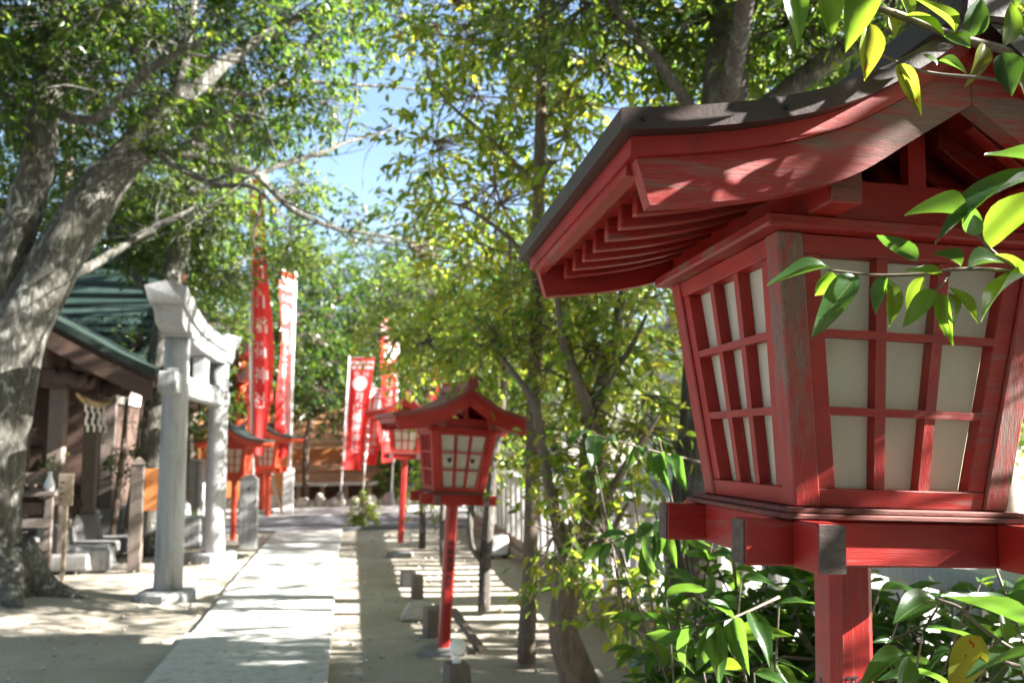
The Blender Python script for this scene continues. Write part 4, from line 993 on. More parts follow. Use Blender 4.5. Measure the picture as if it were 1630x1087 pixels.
# tree behind the sign post
f = on_ground(240, 880)
make_tree('evergreen_tree', 'stout evergreen tree with pale trunk rising behind the orange sign', f,
    [([tuple(f)]+PY(f[1], (244, 760), (248, 640), (266, 480), (296, 350), (318, 240), (330, 120)), [.21, .175, .165, .15, .13, .1, .06]),
     (PY(f[1], (262, 500), (205, 420, .3), (170, 330, .5)), [.07, .05, .02]), (PY(f[1], (290, 380), (370, 330, .3), (430, 320, .4)), [.06, .045, .02])],
    [blob(320, 330, 13, 1.0, 1, .7), blob(468, 400, 14, .45, .6, .4), blob(240, 380, 13.6, .8, .8, .5), blob(170, 330, 14, .8, .8, .5), blob(480, 300, 14, .4, .6, .3), blob(340, 200, 13.5, 1.1, 1.1, .6), blob(350, 440, 14, .55, .6, .3), blob(368, 520, 15, .22, .3, .25)],
    1750, 10, .10, M['leaf_mid'], M['bark'], 21, g)
for i, (bx, by, tx, ty, lab) in enumerate([(176, 868, 205, 600, 'dark slanting sapling between the shrine and the sign post, nearer the shrine'), (196, 866, 232, 600, 'dark slanting sapling between the shrine and the sign post, nearer the sign')]):
    f = on_ground(bx, by); top = at_y(tx, ty, f[1]+.2)
    make_tree('sapling', lab, f, [([tuple(f), tuple((f+top)/2+np.array([.03, 0, 0])), tuple(top)], [.05, .042, .03])], [(tuple(top+np.array([.1, 0, .5])), (.5, .5, .35)), (tuple((f*.45+top*.55)), (.3, .3, .3))], 70, 8, .09, M['leaf_dark'], M['bark_b'], 40+i, 'saplings by the shrine')

# slender trees on the sand at the right
def slim(label, pxs, Y, radii, branches, blobs, n, per, leaf, mat, bark, seed, fine=True, twig=.30, foot=None, **kw):
    f = np.array(foot) if foot is not None else on_ground(*pxs[0][:2])
    st = [tuple(f)]+PY(Y, *pxs[1:])
    return make_tree('slender_tree', label, f, [(st, radii)]+[(PY(Y, *b), r) for b, r in branches], blobs, n, per, leaf, mat, bark, seed, 'slender trees by the railing', twig, fine, **kw)
slim('straight slender dark tree right of the holed lantern', [(838, 1055), (845, 860), (850, 660), (854, 480), (858, 300), (862, 120), (866, -60), (868, -240)], 5.9, [.062, .055, .052, .048, .045, .04, .034, .025],
    [([(854, 430), (800, 370, .2), (740, 330, .5), (690, 320, .8)], [.022, .018, .013, .008]), ([(858, 300), (790, 230, .3), (720, 170, .6), (680, 120, .9)], [.022, .018, .014, .008]), ([(860, 200), (930, 120, -.2), (1000, 60, -.3)], [.022, .016, .008]), ([(862, 120), (800, 30, .3), (740, -40, .5)], [.02, .015, .008]), ([(856, 420), (900, 330, -.1), (950, 270, -.2)], [.018, .014, .008])],
    [blob(770, 110, 6.6, .75, .8, .5), blob(860, 70, 6.1, .7, .8, .5), blob(700, 250, 7.0, .5, .6, .35), blob(800, 300, 6.4, .6, .6, .45), blob(900, 230, 6.0, .5, .6, .5), blob(680, 400, 7.2, .38, .5, .3), blob(770, 440, 6.6, .5, .5, .4), blob(860, 520, 6.4, .4, .5, .35), blob(960, 100, 5.8, .5, .7, .5), blob(720, 20, 6.8, .7, .9, .45), blob(660, 330, 7.6, .25, .4, .2)],
    680, 9, .092, M['leaf_lit'], M['bark_b'], 51, aspect=.46)
f = np.array([1.42, 5.15, -.05])
slim('low forking tree with a thick pale stem and several limbs beside the railing', [(0, 0), (898, 1010), (905, 930), (912, 850)], 5.15, [.12, .095, .09, .075],
    [([(912, 880), (935, 760, .1), (945, 680, .1), (965, 590, .2), (985, 500, .3), (1000, 400, .4)], [.085, .07, .062, .05, .035, .015]),
     ([(903, 900), (880, 800, -.1), (862, 700, 0), (850, 640, .1), (815, 590, .3), (780, 545, .5)], [.05, .036, .032, .026, .02, .01]),
     ([(945, 690), (925, 620, 0), (900, 560, .1), (888, 480, .2), (885, 400, .3)], [.042, .034, .026, .02, .01]), ([(952, 650), (920, 600, .3), (905, 540, .4)], [.025, .02, .01]),
     ([(920, 860), (960, 800, -.3), (1010, 720, -.4), (1050, 660, -.4)], [.045, .032, .022, .01]), ([(906, 900), (960, 860, -.2), (1000, 800, -.2)], [.04, .025, .01]), ([(960, 610), (1000, 560, 0), (1030, 500, 0)], [.03, .02, .01])],
    [blob(990, 560, 5.4, .42, .45, .35), blob(900, 560, 5.5, .35, .4, .3), blob(1030, 680, 5.0, .30, .35, .3), blob(930, 720, 5.3, .35, .4, .25), blob(960, 860, 4.7, .28, .3, .25), blob(1010, 960, 4.4, .22, .3, .2), blob(1000, 440, 5.5, .45, .5, .3), blob(790, 540, 5.8, .3, .3, .25), blob(880, 860, 4.8, .14, .2, .15), blob(880, 440, 5.8, .35, .4, .3)],
    520, 9, .078, M['leaf_lit'], M['bark_b'], 52, foot=f, aspect=.46)
slim('thin pale sunlit tree with a fork just right of the holed lantern', [(770, 972), (773, 890), (778, 820), (785, 740), (800, 640), (805, 540), (810, 440)], 7.73, [.06, .055, .052, .045, .035, .028, .015],
    [([(772, 900), (752, 868, 0), (748, 830, .0), (752, 780, .1), (745, 700, .2)], [.036, .03, .03, .025, .012]), ([(800, 640), (760, 600, .2), (720, 580, .4)], [.02, .015, .008]), ([(803, 600), (850, 540, .0), (880, 500, 0)], [.02, .015, .008])],
    [blob(770, 560, 8, .5, .6, .35), blob(700, 540, 8.6, .5, .6, .3), blob(830, 500, 8, .45, .5, .35), blob(740, 690, 7.9, .2, .3, .2), blob(800, 720, 8, .28, .3, .22), blob(640, 540, 9.3, .45, .5, .25), blob(800, 410, 8.2, .5, .5, .35), blob(660, 590, 9.2, .3, .4, .15)],
    560, 9, .08, M['leaf_lit'], M['bark_r'], 53)
slim('thin grey tree standing beyond the farther lantern', [(705, 898), (704, 830), (706, 760), (703, 660), (700, 560), (690, 450)], 10.6, [.04, .036, .034, .03, .024, .012],
    [([(703, 640), (670, 590, .3), (640, 560, .5)], [.016, .012, .006])],
    [blob(690, 480, 10.8, .6, .6, .4), blob(730, 560, 10.8, .5, .5, .35), blob(640, 470, 11.2, .5, .5, .35), blob(720, 760, 10.8, .3, .3, .25)], 260, 9, .085, M['leaf_mid'], M['bark_r'], 54, False)
slim('thin straight tree near the road at the end of the sand strip', [(672, 872), (673, 800), (676, 700), (680, 600), (684, 480)], 12.3, [.05, .045, .04, .03, .015],
    [([(676, 690), (640, 640, .3), (610, 600, .5)], [.02, .014, .007])],
    [blob(690, 480, 12.6, .7, .7, .45), blob(620, 520, 12.8, .5, .6, .35), blob(700, 600, 12.6, .5, .5, .3), blob(690, 790, 12.2, .3, .3, .2)], 240, 9, .09, M['leaf_lit'], M['bark_r'], 55, False)
f = np.array([1.95, 4.95, -.05])
make_tree('large_tree', 'large rough barked tree by the railing behind the foreground lantern', f,
    [([tuple(f)]+[tuple(np.array([1.95+.11*z, 4.95-.02*z, z])) for z in (.6, 1.4, 2.2, 3.0, 3.7)]+[(2.45, 4.9, 4.6), (2.55, 4.9, 5.8)], [.19, .155, .145, .14, .14, .15, .11, .06]),
     ([(2.3, 4.9, 3.35), (2.75, 4.7, 3.75), (3.3, 4.4, 4.1), (3.9, 4.1, 4.4)], [.10, .08, .06, .03]), ([(2.3, 4.9, 3.4), (1.8, 4.8, 4.0), (1.2, 4.6, 4.5), (.6, 4.4, 4.7)], [.045, .034, .024, .01]), ([(2.35, 4.9, 3.6), (2.2, 4.2, 4.1), (1.9, 3.5, 4.4)], [.07, .05, .02]), ([(2.2, 4.9, 2.7), (2.6, 5.4, 3.2), (3.1, 5.8, 3.5)], [.05, .04, .015])],
    [blob(1010, 40, 5.2, .6, .6, .35), blob(1130, 60, 5.3, .6, .6, .4), blob(1240, 50, 4.9, .5, .6, .35), blob(900, 0, 5, .55, .6, .3), blob(1060, 150, 5.6, .3, .4, .25), ((3.4, 4.5, 4.3), (.9, .8, .5)), ((2.4, 4.6, 5.0), (1.2, 1.2, .6)), ((3.2, 5.6, 3.7), (.7, .6, .4)), ((1.4, 4.2, 4.9), (.9, .8, .4)), ((4.0, 3.7, 4.0), (.6, .6, .4)),
     blob(1340, 90, 5.2, .45, .6, .35), blob(1480, 60, 5.4, .5, .6, .4), ((4.4, 5.0, 3.3), (.6, .7, .5))],
    1500, 9, .085, M['leaf_mid'], M['bark_r'], 61, g, fine=True, twig=.3, sides=18, wob=.03)

# trees around and behind
def bg(label, x, y, h, r, crown, n, leaf, mat, seed, per=11, trunk=.16, group='trees at the back', zlo=None):
    rng = np.random.RandomState(seed); zc = h-crown; f = (x, y, -.05); zlo = h*.35 if zlo is None else zlo
    st = [f, (x+rng.normal(0, .1), y, h*.35), (x+rng.normal(0, .2), y, h*.65), (x+rng.normal(0, .2), y, h*.92)]
    bl = []; lb = []
    for k in range(11):
        z = zlo+(h-zlo)*(k+.5)/11; w = r*(1-.55*abs((k+.5)/11-.4)); a = k*2.4+seed
        c = (x+math.cos(a)*w*.55, y+math.sin(a)*w*.55, z); bl.append((c, (w*.62, w*.62, (h-zlo)/11*1.25)))
        if k % 2 == 0: lb.append(([(x, y, z-.5*(h-zlo)/11-.1), ((x+c[0])/2, (y+c[1])/2, z-.1), c], [trunk*.4, trunk*.3, .015]))
    return make_tree('background_tree', label, f, [(st, [trunk, trunk*.85, trunk*.6, .03])]+lb, bl, n, per, leaf, mat, M['bark_b'], seed, group, twig=.45, sides=9)
bg('dark evergreen behind the middle banners', 1.9, 22.9, 4.4, 1.5, 2, 800, .15, M['leaf_dark'], 71, zlo=.7)
bg('dark evergreen behind the thick white pole', -2.3, 28.8, 8.2, 2.2, 2, 1100, .17, M['leaf_mid'], 72, zlo=2.2)
bg('dark bushy tree above the storehouse roof', -.4, 29.6, 8.2, 2.6, 3, 1300, .17, M['leaf_dark'], 73, zlo=1.8)
bg('tall dark tree behind the tallest banner', -5.4, 27.0, 11.5, 2.8, 3, 1100, .17, M['leaf_dark'], 74, zlo=2.0)
bg('dark tree behind the banner near the farther lantern', 4.2, 24.5, 6.0, 2.2, 3, 1000, .16, M['leaf_dark'], 75, zlo=.8)
bg('round green tree farther behind the banners, near the sky gap', 1.9, 33.0, 10.2, 3.0, 3, 1200, .19, M['leaf_mid'], 76, zlo=2.0)
bg('broad dark tree at the end of the railing', 5.8, 25.5, 8.2, 2.8, 3, 1000, .17, M['leaf_mid'], 77, zlo=1.0)
bg('tall dark tree behind the green hall roof, nearest the path', -6.6, 20.8, 12.5, 3.0, 4, 1200, .16, M['leaf_dark'], 78, zlo=3.5)
bg('tall dark tree behind the shrine hall at the far left', -10.5, 18.0, 13.5, 3.4, 4, 1200, .16, M['leaf_dark'], 79, zlo=2.5)
bg('leafy tree just left of the shrine', -7.3, 13.2, 9.5, 2.6, 3, 1100, .13, M['leaf_dark'], 80, zlo=2.6)
bg('dark tree between the hall and the red gate', -3.6, 20.9, 6.6, 1.7, 2, 800, .14, M['leaf_dark'], 81, zlo=1.9)
bg('sunlit tree beyond the railing right of the middle lantern', 5.2, 17.5, 6.6, 2.0, 3, 900, .13, M['leaf_lit'], 82, zlo=1.6)
bg('sunlit yellow tree beyond the railing behind the forking tree', 7.2, 14.5, 5.6, 1.9, 3, 900, .12, M['leaf_lit'], 83, zlo=1.2)
bg('thin crowned tree just beyond the railing, level with the stone gate', 5.6, 7.2, 9.4, 2.4, 3, 620, .13, M['leaf_mid'], 101, zlo=4.0)
bg('thin crowned tree beyond the railing, farther along the street', 6.4, 11.6, 9.0, 2.3, 3, 560, .13, M['leaf_lit'], 102, zlo=4.2)
bg('thin crowned tree beyond the railing, hidden by the foreground lantern', 5.2, 4.6, 5.4, 1.7, 3, 720, .12, M['leaf_mid'], 103, zlo=2.1)
bg('low dense tree beside the railing, added outside the view on the right for shade', 4.7, -1.0, 3.3, 1.5, 2, 420, .16, M['leaf_dark'], 104, zlo=.6)  # unseen, added to keep sun off the ground before the lantern
bg('low dense tree beside the railing, added behind the viewer for shade', 4.6, -3.6, 4.2, 1.6, 2, 420, .16, M['leaf_dark'], 105, zlo=.6)  # another unseen tree, added to shade the ground near the camera
for i, (x, y) in enumerate([(-3.0, -3.6), (1.8, -4.6), (-6.5, -.5), (-1.5, -8), (4.2, -6.5), (3.8, -2.8)]):  # unseen trees added behind the camera to darken the lantern's front
    bg(['added shade tree behind the viewer, left of the path', 'added shade tree behind the viewer, right of the path', 'added shade tree left of the viewer beside the path', 'added shade tree farther behind the viewer on the path line', 'added shade tree behind the viewer at the railing', 'added shade tree close behind the viewer by the railing'][i], x, y, 8.5, 2.8 if i < 5 else 1.6, 3, 700, .22, M['leaf_dark'], 110+i, group='added shade trees around the viewer', zlo=1.2, trunk=.2)
bg('slim dark tree standing in front of the storehouse roof', -1.15, 22.4, 5.0, 1.3, 2, 420, .15, M['leaf_dark'], 120, zlo=2.2, trunk=.09)
bg('tree across the street behind the foreground lantern', 9.5, 11.0, 6.5, 2.2, 3, 900, .13, M['leaf_mid'], 84, zlo=1.0)
bg('far tree across the street above the house', 13.5, 18.0, 8.5, 2.8, 3, 900, .17, M['leaf_mid'], 85, zlo=2.0)
o = None
# unseen tall trees, added so their high crowns block sky light over the path
def sky_screen_tree(label, foot, top, spots, r, n, seed):
    foot, top = np.array(foot), np.array(top)
    lb = [([tuple(foot), tuple(foot*.5+top*.5+np.array([.1, .05, 0])), tuple(top)], [.24, .19, .13])]
    for s in spots: s = np.array(s, float); lb.append(([tuple(top-np.array([0, 0, .6])), tuple((top+s)/2+np.array([0, 0, .3])), tuple(s)], [.09, .06, .02]))
    make_tree('added_screen_tree', label, foot, lb, [(s, (r, r, r*.4)) for s in spots], n, 10, .21, M['leaf_dark'], M['bark_b'], seed, 'tall trees over the path', twig=.55)
sky_screen_tree('tall unseen tree right of the view, added to block sky light above the near path', (4.6, 1.6, -.05), (4.3, 1.8, 6.0), [(-3, 1, 7), (-1, 3, 7.2), (1, 1, 6.8), (1, 4, 7.0), (3, 2, 6.7), (-1, 5.5, 7.6), (2.2, 6.3, 7.5), (-3.4, 4, 7.4), (0, -1.5, 6.8), (3.6, 4.2, 6.9)], 1.6, 1500, 131)
sky_screen_tree('tall unseen tree left of the view, added to block sky light above the sand', (-6.2, 5.2, -.05), (-5.8, 5.4, 6.2), [(-5, 6, 7.2), (-3, 7.6, 8.1), (-6, 3, 6.9), (-4.6, 9.6, 9.2), (-2, 9.6, 9.8), (-6, .4, 7), (-7, 8, 8)], 1.7, 1200, 132)
sky_screen_tree('tall tree beyond the railing, its unseen crown added to block sky light above the far path', (7.6, 14.4, -.05), (7.0, 14.0, 9.5), [(.5, 12, 11), (-2, 13.6, 11.6), (2.6, 15, 12.2), (-1, 17, 13.2), (3.2, 11, 10.6), (1, 9.6, 9.6), (4.5, 13.5, 11)], 1.9, 1300, 133)
# undergrowth along the far verge and by the shrine
def shrub(label, x, y, r, h, n, leaf, mat, seed, group='low shrubs'):
    make_tree('shrub', label, (x, y, -.03), [([(x, y, -.03), (x, y+.02, h*.4), (x+.03, y, h*.7)], [.03, .022, .01])], [((x, y, h*.55), (r, r, h*.45)), ((x+r*.4, y, h*.4), (r*.7, r*.7, h*.35)), ((x-r*.4, y+.1, h*.45), (r*.7, r*.7, h*.38))], n, 9, leaf, mat, M['twig'], seed, group, twig=.2, cat='shrub')
shrub('small yellow green shrub at the end of the path below the banners', .25, 15.75, .24, .5, 60, .085, M['leaf_lit'], 91)
shrub('green shrub under the banners at the far verge', 1.3, 22.0, .7, 1.5, 220, .12, M['leaf_mid'], 92)
shrub('green shrub at the foot of the stone gate by the shrine', -3.0, 14.6, .35, .8, 90, .09, M['leaf_mid'], 93)
shrub('leafy shrub at the end of the railing', 2.9, 16.4, .6, 1.5, 220, .10, M['leaf_lit'], 94)

# ------------------------------------------------------------------ broad leaved evergreen around the foreground lantern
def broad_leaf(seed, mat, arch, fold, twist, name='leaf'):
    rng = np.random.RandomState(seed); nl, V, Fc = 9, [], []
    for i in range(nl+1):
        u = i/nl; w = .5*(math.sin(math.pi*min(1, u**.82)))**.85*(1-.25*u) if 0 < u < 1 else 0.004
        w = max(w, .006); z0 = -arch*u*u+.10*arch*u
        for s in (-1, -.55, 0, .55, 1):
            tw = twist*u; y = s*w; z = z0+fold*abs(s)*w+.02*math.sin(9*u+2*s+seed)*abs(s)
            V.append((u, y*math.cos(tw)-z*0, z+y*math.sin(tw)))
    for i in range(nl):
        for j in range(4):
            a = i*5+j; Fc.append((a, a+1, a+6, a+5))
    me = bpy.data.meshes.new(name); me.from_pydata(V, [], Fc); me.update(); me.polygons.foreach_set('use_smooth', [True]*len(me.polygons)); me.materials.append(mat); return me
LEAF = {}
for nm, mt in (('d', 'leaf_near'), ('y', 'leaf_young'), ('s', 'leaf_spot')):
    LEAF[nm] = [broad_leaf(i*7+1, M[mt], (.10, .30, .22, .38)[i], (.35, .15, .5, .25)[i], (.2, -.5, .5, -.15)[i]) for i in range(4)]
def put_leaf(parent, base, tip, width, nrm, kind, i, inv=None):
    base, tip = Vector(base), Vector(tip); x = tip-base; L = x.length; x.normalize(); n = Vector(nrm); z = (n-x*n.dot(x)).normalized(); y = z.cross(x)
    o = bpy.data.objects.new('leaf', LEAF[kind][i % 4]); COL.objects.link(o); o.parent = parent
    m = Matrix(((x.x*L, y.x*width, z.x*L, base.x), (x.y*L, y.y*width, z.y*L, base.y), (x.z*L, y.z*width, z.z*L, base.z), (0, 0, 0, 1)))
    o.matrix_local = Matrix.Translation(-parent.location) @ m
    return o
ev = thing('broadleaf_tree', 'broad leaved evergreen whose branches hang in front of the foreground lantern', 'tree', (2.35, 1.15, -.03), 'broad leaved evergreens')
E0 = np.array([2.35, 1.15, -.03])
mb = MB()
mb.tube(spline([(0, 0, 0), (.03, .05, 1.0), (-.02, .0, 2.0), (.05, -.05, 3.2)], 14), list(np.linspace(.10, .05, 14)), 12, True, .04, 5)
mb.build('trunk', M['bark_b'], ev, True)
def twig_px(pts, r0, r1, seed=0, root=None):
    P = [at_depth(x, y, d) for x, y, d in pts]
    if root is not None: P = P+[np.array(root)]
    a = spline(np.array(P), 6*len(P)); MB().tube(a-E0, list(np.linspace(r0, r1, len(a))), 8, True, .04, seed).build('branch', M['twig'], ev, True)
twig_px([(1335, -6, 1.20), (1430, 24, 1.22), (1520, 58, 1.24), (1630, 88, 1.28), (1760, 120, 1.4)], .0045, .009, 1, (2.36, 1.12, 2.5))
twig_px([(1392, 84, 1.20), (1470, 114, 1.2), (1560, 124, 1.21), (1650, 134, 1.24), (1760, 125, 1.4)], .0018, .0035, 2)
twig_px([(1318, 430, 1.17), (1395, 438, 1.16), (1470, 436, 1.15), (1540, 428, 1.14), (1640, 434, 1.16), (1760, 440, 1.3)], .0016, .0035, 3, (2.35, 1.15, 1.75))
twig_px([(1488, 462, 1.13), (1498, 455, 1.13), (1512, 435, 1.145)], .0013, .0018, 4)
twig_px([(1556, 374, 1.12), (1580, 400, 1.13), (1615, 424, 1.14), (1660, 436, 1.17)], .0018, .003, 5)
twig_px([(1488, 952, 1.15), (1530, 968, 1.14), (1562, 998, 1.13), (1625, 1040, 1.13), (1720, 1080, 1.2)], .0018, .0035, 6, (2.35, 1.15, .9))
twig_px([(1640, 260, 1.15), (1700, 300, 1.2), (1790, 330, 1.4)], .002, .004, 7, (2.35, 1.15, 2.0))
hand = [  # base px, tip px, depth at base and tip, width px, normal (right, towards viewer, up), kind
 ((1320, 425), (1222, 446), 1.17, 1.14, 40, (.2, .5, .8), 'd'), ((1366, 438), (1296, 514), 1.165, 1.12, 42, (-.3, .8, .4), 'd'), ((1322, 430), (1302, 474), 1.175, 1.19, 36, (.3, .9, .1), 'y'),
 ((1410, 440), (1386, 488), 1.16, 1.14, 26, (-.7, .6, .2), 'd'), ((1408, 442), (1422, 520), 1.16, 1.16, 38, (.5, .8, .1), 'y'), ((1492, 462), (1437, 508), 1.13, 1.12, 30, (-.2, .7, .6), 'y'),
 ((1500, 466), (1514, 552), 1.13, 1.12, 30, (-.6, .7, .2), 'y'), ((1508, 466), (1532, 536), 1.135, 1.15, 34, (.3, .9, .2), 'y'), ((1510, 458), (1562, 512), 1.14, 1.12, 20, (.2, .5, .8), 'y'),
 ((1462, 414), (1408, 371), 1.15, 1.14, 26, (-.5, .8, .5), 'd'), ((1530, 424), (1490, 394), 1.14, 1.12, 14, (.2, .4, .9), 'd'), ((1650, 434), (1534, 462), 1.15, 1.10, 26, (.0, -.3, .9), 'y'),
 ((1573, 396), (1662, 292), 1.13, 1.10, 62, (-.35, .6, .7), 'y'), ((1560, 376), (1530, 318), 1.12, 1.13, 42, (-.8, .4, .2), 'd'), ((1540, 345), (1446, 322), 1.12, 1.10, 26, (.1, .3, .9), 'd'),
 ((1660, 282), (1484, 316), 1.14, 1.10, 44, (-.1, .3, .95), 'd'), ((1670, 262), (1572, 236), 1.15, 1.12, 42, (0, .5, .9), 'd'), ((1580, 404), (1652, 426), 1.13, 1.12, 34, (0, .4, .9), 'y'), ((1540, 428), (1600, 404), 1.14, 1.16, 22, (0, .4, .9), 'd'),
 ((1470, 438), (1440, 500), 1.15, 1.17, 26, (-.5, .8, .1), 'y'), ((1498, 440), (1444, 424), 1.15, 1.12, 20, (.1, .5, .9), 'y'),
 ((1262, -46), (1274, 66), 1.16, 1.15, 46, (-.2, 1, .1), 'y'), ((1300, -30), (1332, 56), 1.18, 1.18, 40, (.2, 1, .1), 'y'), ((1392, -40), (1350, 58), 1.16, 1.14, 58, (-.3, .9, .2), 'y'), ((1380, 34), (1381, 126), 1.19, 1.18, 42, (.2, .95, .1), 's'),
 ((1420, 20), (1430, 58), 1.22, 1.22, 36, (.2, .9, .2), 's'), ((1428, 102), (1468, 178), 1.2, 1.18, 26, (-.4, .8, .3), 's'), ((1440, 26), (1512, 34), 1.2, 1.2, 26, (.1, .4, .9), 'y'), ((1500, 58), (1546, 72), 1.22, 1.18, 44, (0, .7, .7), 'd'),
 ((1492, 104), (1476, 82), 1.2, 1.2, 16, (0, .5, .9), 'y'), ((1490, 100), (1542, 108), 1.2, 1.19, 16, (0, .5, .9), 'd'), ((1566, 70), (1556, 128), 1.22, 1.2, 36, (.3, .9, .1), 's'), ((1596, 84), (1612, 150), 1.22, 1.2, 44, (-.3, .9, .2), 'd'), ((1625, 90), (1632, 140), 1.22, 1.2, 30, (-.4, .9, .2), 's'),
 ((1520, 52), (1470, -8), 1.22, 1.2, 40, (.2, .9, .2), 'y'), ((1540, 60), (1572, -6), 1.22, 1.2, 44, (.2, .8, .4), 'd'), ((1450, 30), (1420, -30), 1.21, 1.2, 36, (.1, .8, .4), 'y'), ((1600, 74), (1626, 10), 1.24, 1.2, 42, (.2, .8, .4), 'y'), ((1350, -4), (1300, -50), 1.2, 1.2, 40, (0, .7, .5), 'd'),
 ((1490, 954), (1432, 962), 1.15, 1.10, 50, (.1, .35, .9), 'd'), ((1640, 1000), (1508, 934), 1.14, 1.10, 54, (.1, .35, .9), 'd'), ((1562, 1012), (1512, 1098), 1.13, 1.10, 56, (-.4, .8, .3), 's'), ((1440, 1042), (1366, 1092), 1.16, 1.1, 46, (-.2, .5, .8), 'd'), ((1445, 1044), (1440, 1120), 1.16, 1.12, 40, (.2, .9, .3), 'd'),
 ((1600, 1020), (1590, 960), 1.13, 1.16, 36, (.3, .8, .4), 'd'), ((1625, 1040), (1660, 1110), 1.13, 1.1, 44, (.2, .8, .5), 'd'), ((1630, 1044), (1540, 1060), 1.13, 1.09, 44, (.1, .3, .9), 'd')]
for i, (b, tp, d0, d1, w, nn, kd) in enumerate(hand):
    nw = nn[0]*_R-nn[1]*_F+nn[2]*np.array([0, 0, 1.0])
    put_leaf(ev, at_depth(*b, d0), at_depth(*tp, d1), w*d0/F_PX*1.05, nw, kd, i)
# its crown to the right of the frame, which shades the lantern
def crown_part(t, blobs, n, seed, mat, leaf=.10, twig=.28, root=None):
    rng = np.random.RandomState(seed); LB, LD, LN, S0, S1 = [], [], [], [], []; org = np.array(t.location)
    for c, r in blobs:
        k = n//len(blobs); c, r = np.array(c, float), np.array(r, float); q = unit(rng.normal(0, 1, (k, 3)))*rng.uniform(.05, 1, (k, 1))**.45; P = c+q*r
        H = c+rng.normal(0, .25, (max(2, k//9), 3))*r; A = H[np.argmin(((H[None]-P[:, None])**2).sum(-1), 1)]
        rt = np.repeat(np.array(root(c))[None], len(H), 0); S0 += [rt, A]; S1 += [H, P]
        D = unit(unit(P-A)+rng.normal(0, .35, (k, 3))+np.array([0, 0, -.2])); tl = twig*rng.uniform(.6, 1.2, (k, 1)); S0.append(P); S1.append(P+D*tl)
        for m in range(9):
            ph = rng.uniform(-.5, .5, (k, 1))+m*2.4; sx = unit(np.cross(D, np.array([.1, .2, 1.0]))); sy = np.cross(D, sx)
            LB.append(P+D*tl*(m+.6)/9); LD.append(unit(D*.5+(sx*np.cos(ph)+sy*np.sin(ph)*.5)*.85+np.array([0, 0, -.3])+rng.normal(0, .2, (k, 3)))); LN.append(unit(np.array([0, 0, 1.0])+rng.normal(0, .5, (k, 3))))
    LB, LD, LN = np.vstack(LB), np.vstack(LD), np.vstack(LN); ln = leaf*rng.uniform(.65, 1.25, len(LB))
    V, Fc = leaf_arrays(LB-org, LD, LN, ln, ln*.44, rng, True)
    tag(link('crown', np_mesh('crown', V, Fc, True), t, mat), kind='stuff')
    S0, S1 = np.vstack(S0)-org, np.vstack(S1)-org; V, Q = segs_arrays(S0, S1, np.full(len(S0), .006), np.full(len(S0), .003)); tag(link('twig_mass', np_mesh('twig_mass', V, [Q], True), t, M['twig']), kind='stuff')
crown_part(ev, [((2.75, .75, 2.6), (.55, .7, .4)), ((2.7, 1.1, 3.3), (.8, .8, .35)), ((3.1, .4, 2.0), (.5, .6, .4)), ((2.6, 1.9, 2.9), (.5, .4, .35)), ((2.2, .9, 3.5), (.5, .6, .25)), ((3.2, 2.2, 2.1), (.5, .7, .45)), ((3.3, 1.5, 1.6), (.4, .6, .4)), ((3.2, 2.5, 1.6), (.4, .5, .3))], 420, 5, M['leaf_bush'], root=lambda c: (2.37, 1.12, min(3.1, c[2]-.3)))

# low broad leaved bush behind and below the lantern: each near leaf its own piece
bs = thing('broadleaf_bush', 'dense dark green broad leaved bush behind and below the foreground lantern', 'bush', (1.45, 2.75, -.03), 'broad leaved evergreens')
B0 = np.array([1.45, 2.75, -.03]); rng = np.random.RandomState(17); cnt = 0
mb = MB(); 
stems = []
for (px, py, D) in [(940, 700, 3.0), (1000, 740, 2.8), (980, 870, 2.7), (1040, 800, 2.8), (1060, 950, 2.4), (1130, 1000, 2.3), (1000, 1000, 2.6), (1180, 920, 2.4), (1230, 1050, 2.1), (1120, 1070, 2.1), (1440, 960, 2.3), (1520, 1010, 2.2), (1420, 1060, 2.1), (1560, 930, 2.4), (1050, 700, 3.0), (1600, 1060, 2.1), (1090, 860, 2.6), (1480, 930, 2.6), (1010, 940, 2.5), (1400, 940, 2.0), (1470, 1000, 1.9), (1540, 960, 2.0), (1610, 980, 1.9), (1580, 1020, 1.8), (1450, 1070, 1.75), (1170, 1010, 1.95), (1240, 960, 2.1), (1200, 1070, 1.8)]:
    tip = at_depth(px, py, D)-B0; root = np.array([tip[0]*.55+rng.uniform(-.15, .15), tip[1]*.55+rng.uniform(.0, .3), 0.0])
    mid = root*.4+tip*.55+np.array([0, 0, .10]); a = spline([root, root*.7+mid*.3+np.array([0, 0, .12]), mid, tip], 18); stems.append(a)
    mb.tube(a, list(np.linspace(.008, .002, 18)), 6, True, .05, cnt); cnt += 1
mb.build('stem', M['twig'], bs, True)
k = 0
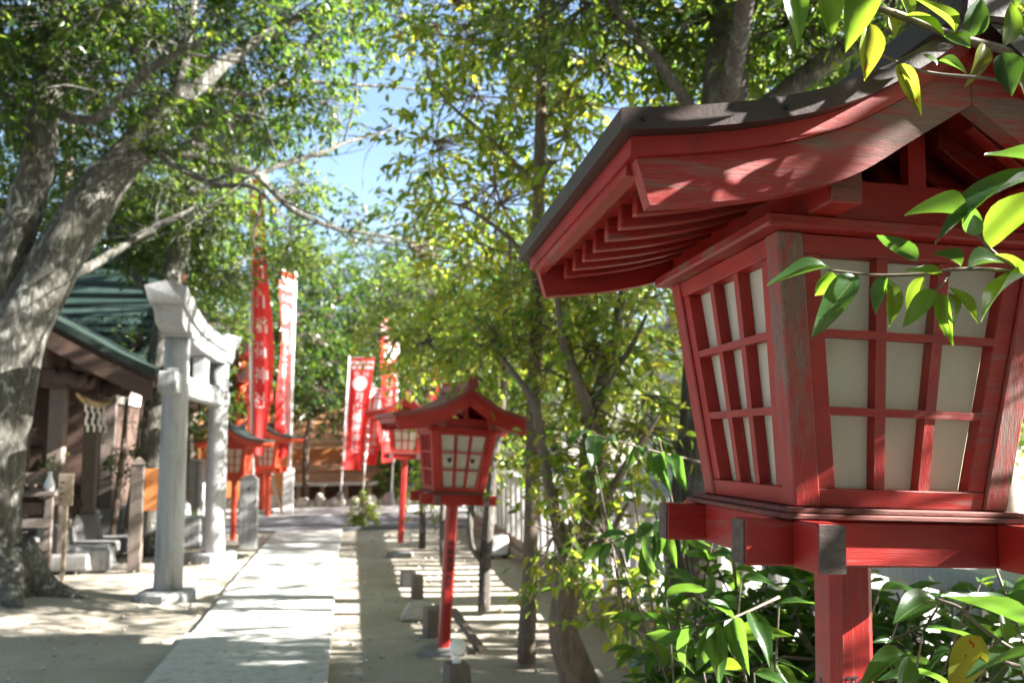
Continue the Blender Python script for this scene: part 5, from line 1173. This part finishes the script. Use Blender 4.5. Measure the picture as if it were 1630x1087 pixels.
for a in stems:
    for j in range(10):
        u = 1.0 if j == 9 else .40+.6*(j+rng.uniform(0, .8))/10; i = min(16, int(u*17)); p = a[i]+(a[i+1]-a[i])*(u*17-i) if u < 1 else a[-1]
        d = unit(a[i+1]-a[i]); sx = unit(np.cross(d, [0, 0, 1.0])); ph = j*2.4+rng.uniform(-.5, .5)
        out = unit(d*.55+sx*math.cos(ph)*.95+np.array([0, 0, 1])*math.sin(ph)*.35+np.array([0, 0, -.45])+rng.normal(0, .2, 3)); L = rng.uniform(.075, .125)
        nn = unit(np.array([0, 0, 1.0])+rng.normal(0, .4, 3)-.25*_F)
        put_leaf(bs, p+B0, p+B0+out*L, L*rng.uniform(.36, .48), nn, 'd' if rng.rand() < .85 else 'y', k); k += 1
for st, tips in (([(1115, 735, 2.5), (1030, 715, 2.4), (935, 688, 2.4)], [(905, 704), (940, 735), (968, 700), (1000, 758), (1022, 722), (1045, 768), (1066, 792), (1078, 742), (1096, 800)]),
                 ([(1110, 825, 2.4), (1040, 838, 2.3), (962, 868, 2.3)], [(926, 888), (950, 910), (972, 848), (1000, 884), (1022, 908), (1046, 892), (1070, 902), (1046, 856), (1010, 842)]),
                 ([(1240, 950, 2.0), (1160, 985, 1.9), (1085, 1000, 1.9)], [(1040, 1012), (1066, 1064), (1110, 1070), (1142, 1088), (1192, 1078), (1236, 1046), (1120, 950)])):
    P = spline(np.array([at_depth(*q) for q in st]), 14); MB().tube(P-B0, list(np.linspace(.004, .0015, 14)), 6).build('stem', M['twig'], bs, True)
    for j, tp in enumerate(tips):
        D_ = np.mean([q[2] for q in st])-.05; T = at_depth(tp[0], tp[1], D_+rng.uniform(-.1, .05)); i = int(np.argmin(((P-T)**2).sum(1)+.004*np.abs(np.arange(14)-13+j*13/len(tips))))
        d = T-P[i]; L = np.linalg.norm(d); L2 = min(max(L, .085), .13); put_leaf(bs, P[i], P[i]+d/L*L2, L2*rng.uniform(.38, .46), unit(np.array([0, 0, .7])-.6*_F+rng.normal(0, .3, 3)), 'd', k); k += 1
crown_part(bs, [((1.6, 2.8, .55), (.45, .35, .3)), ((1.85, 2.5, .6), (.3, .35, .4)), ((1.95, 2.0, .75), (.25, .35, .35)), ((1.5, 2.5, .8), (.3, .3, .25)), ((1.3, 2.75, .8), (.22, .25, .25))], 300, 9, M['leaf_bush'], leaf=.11, twig=.2, root=lambda c: (1.45, 2.75, .15))
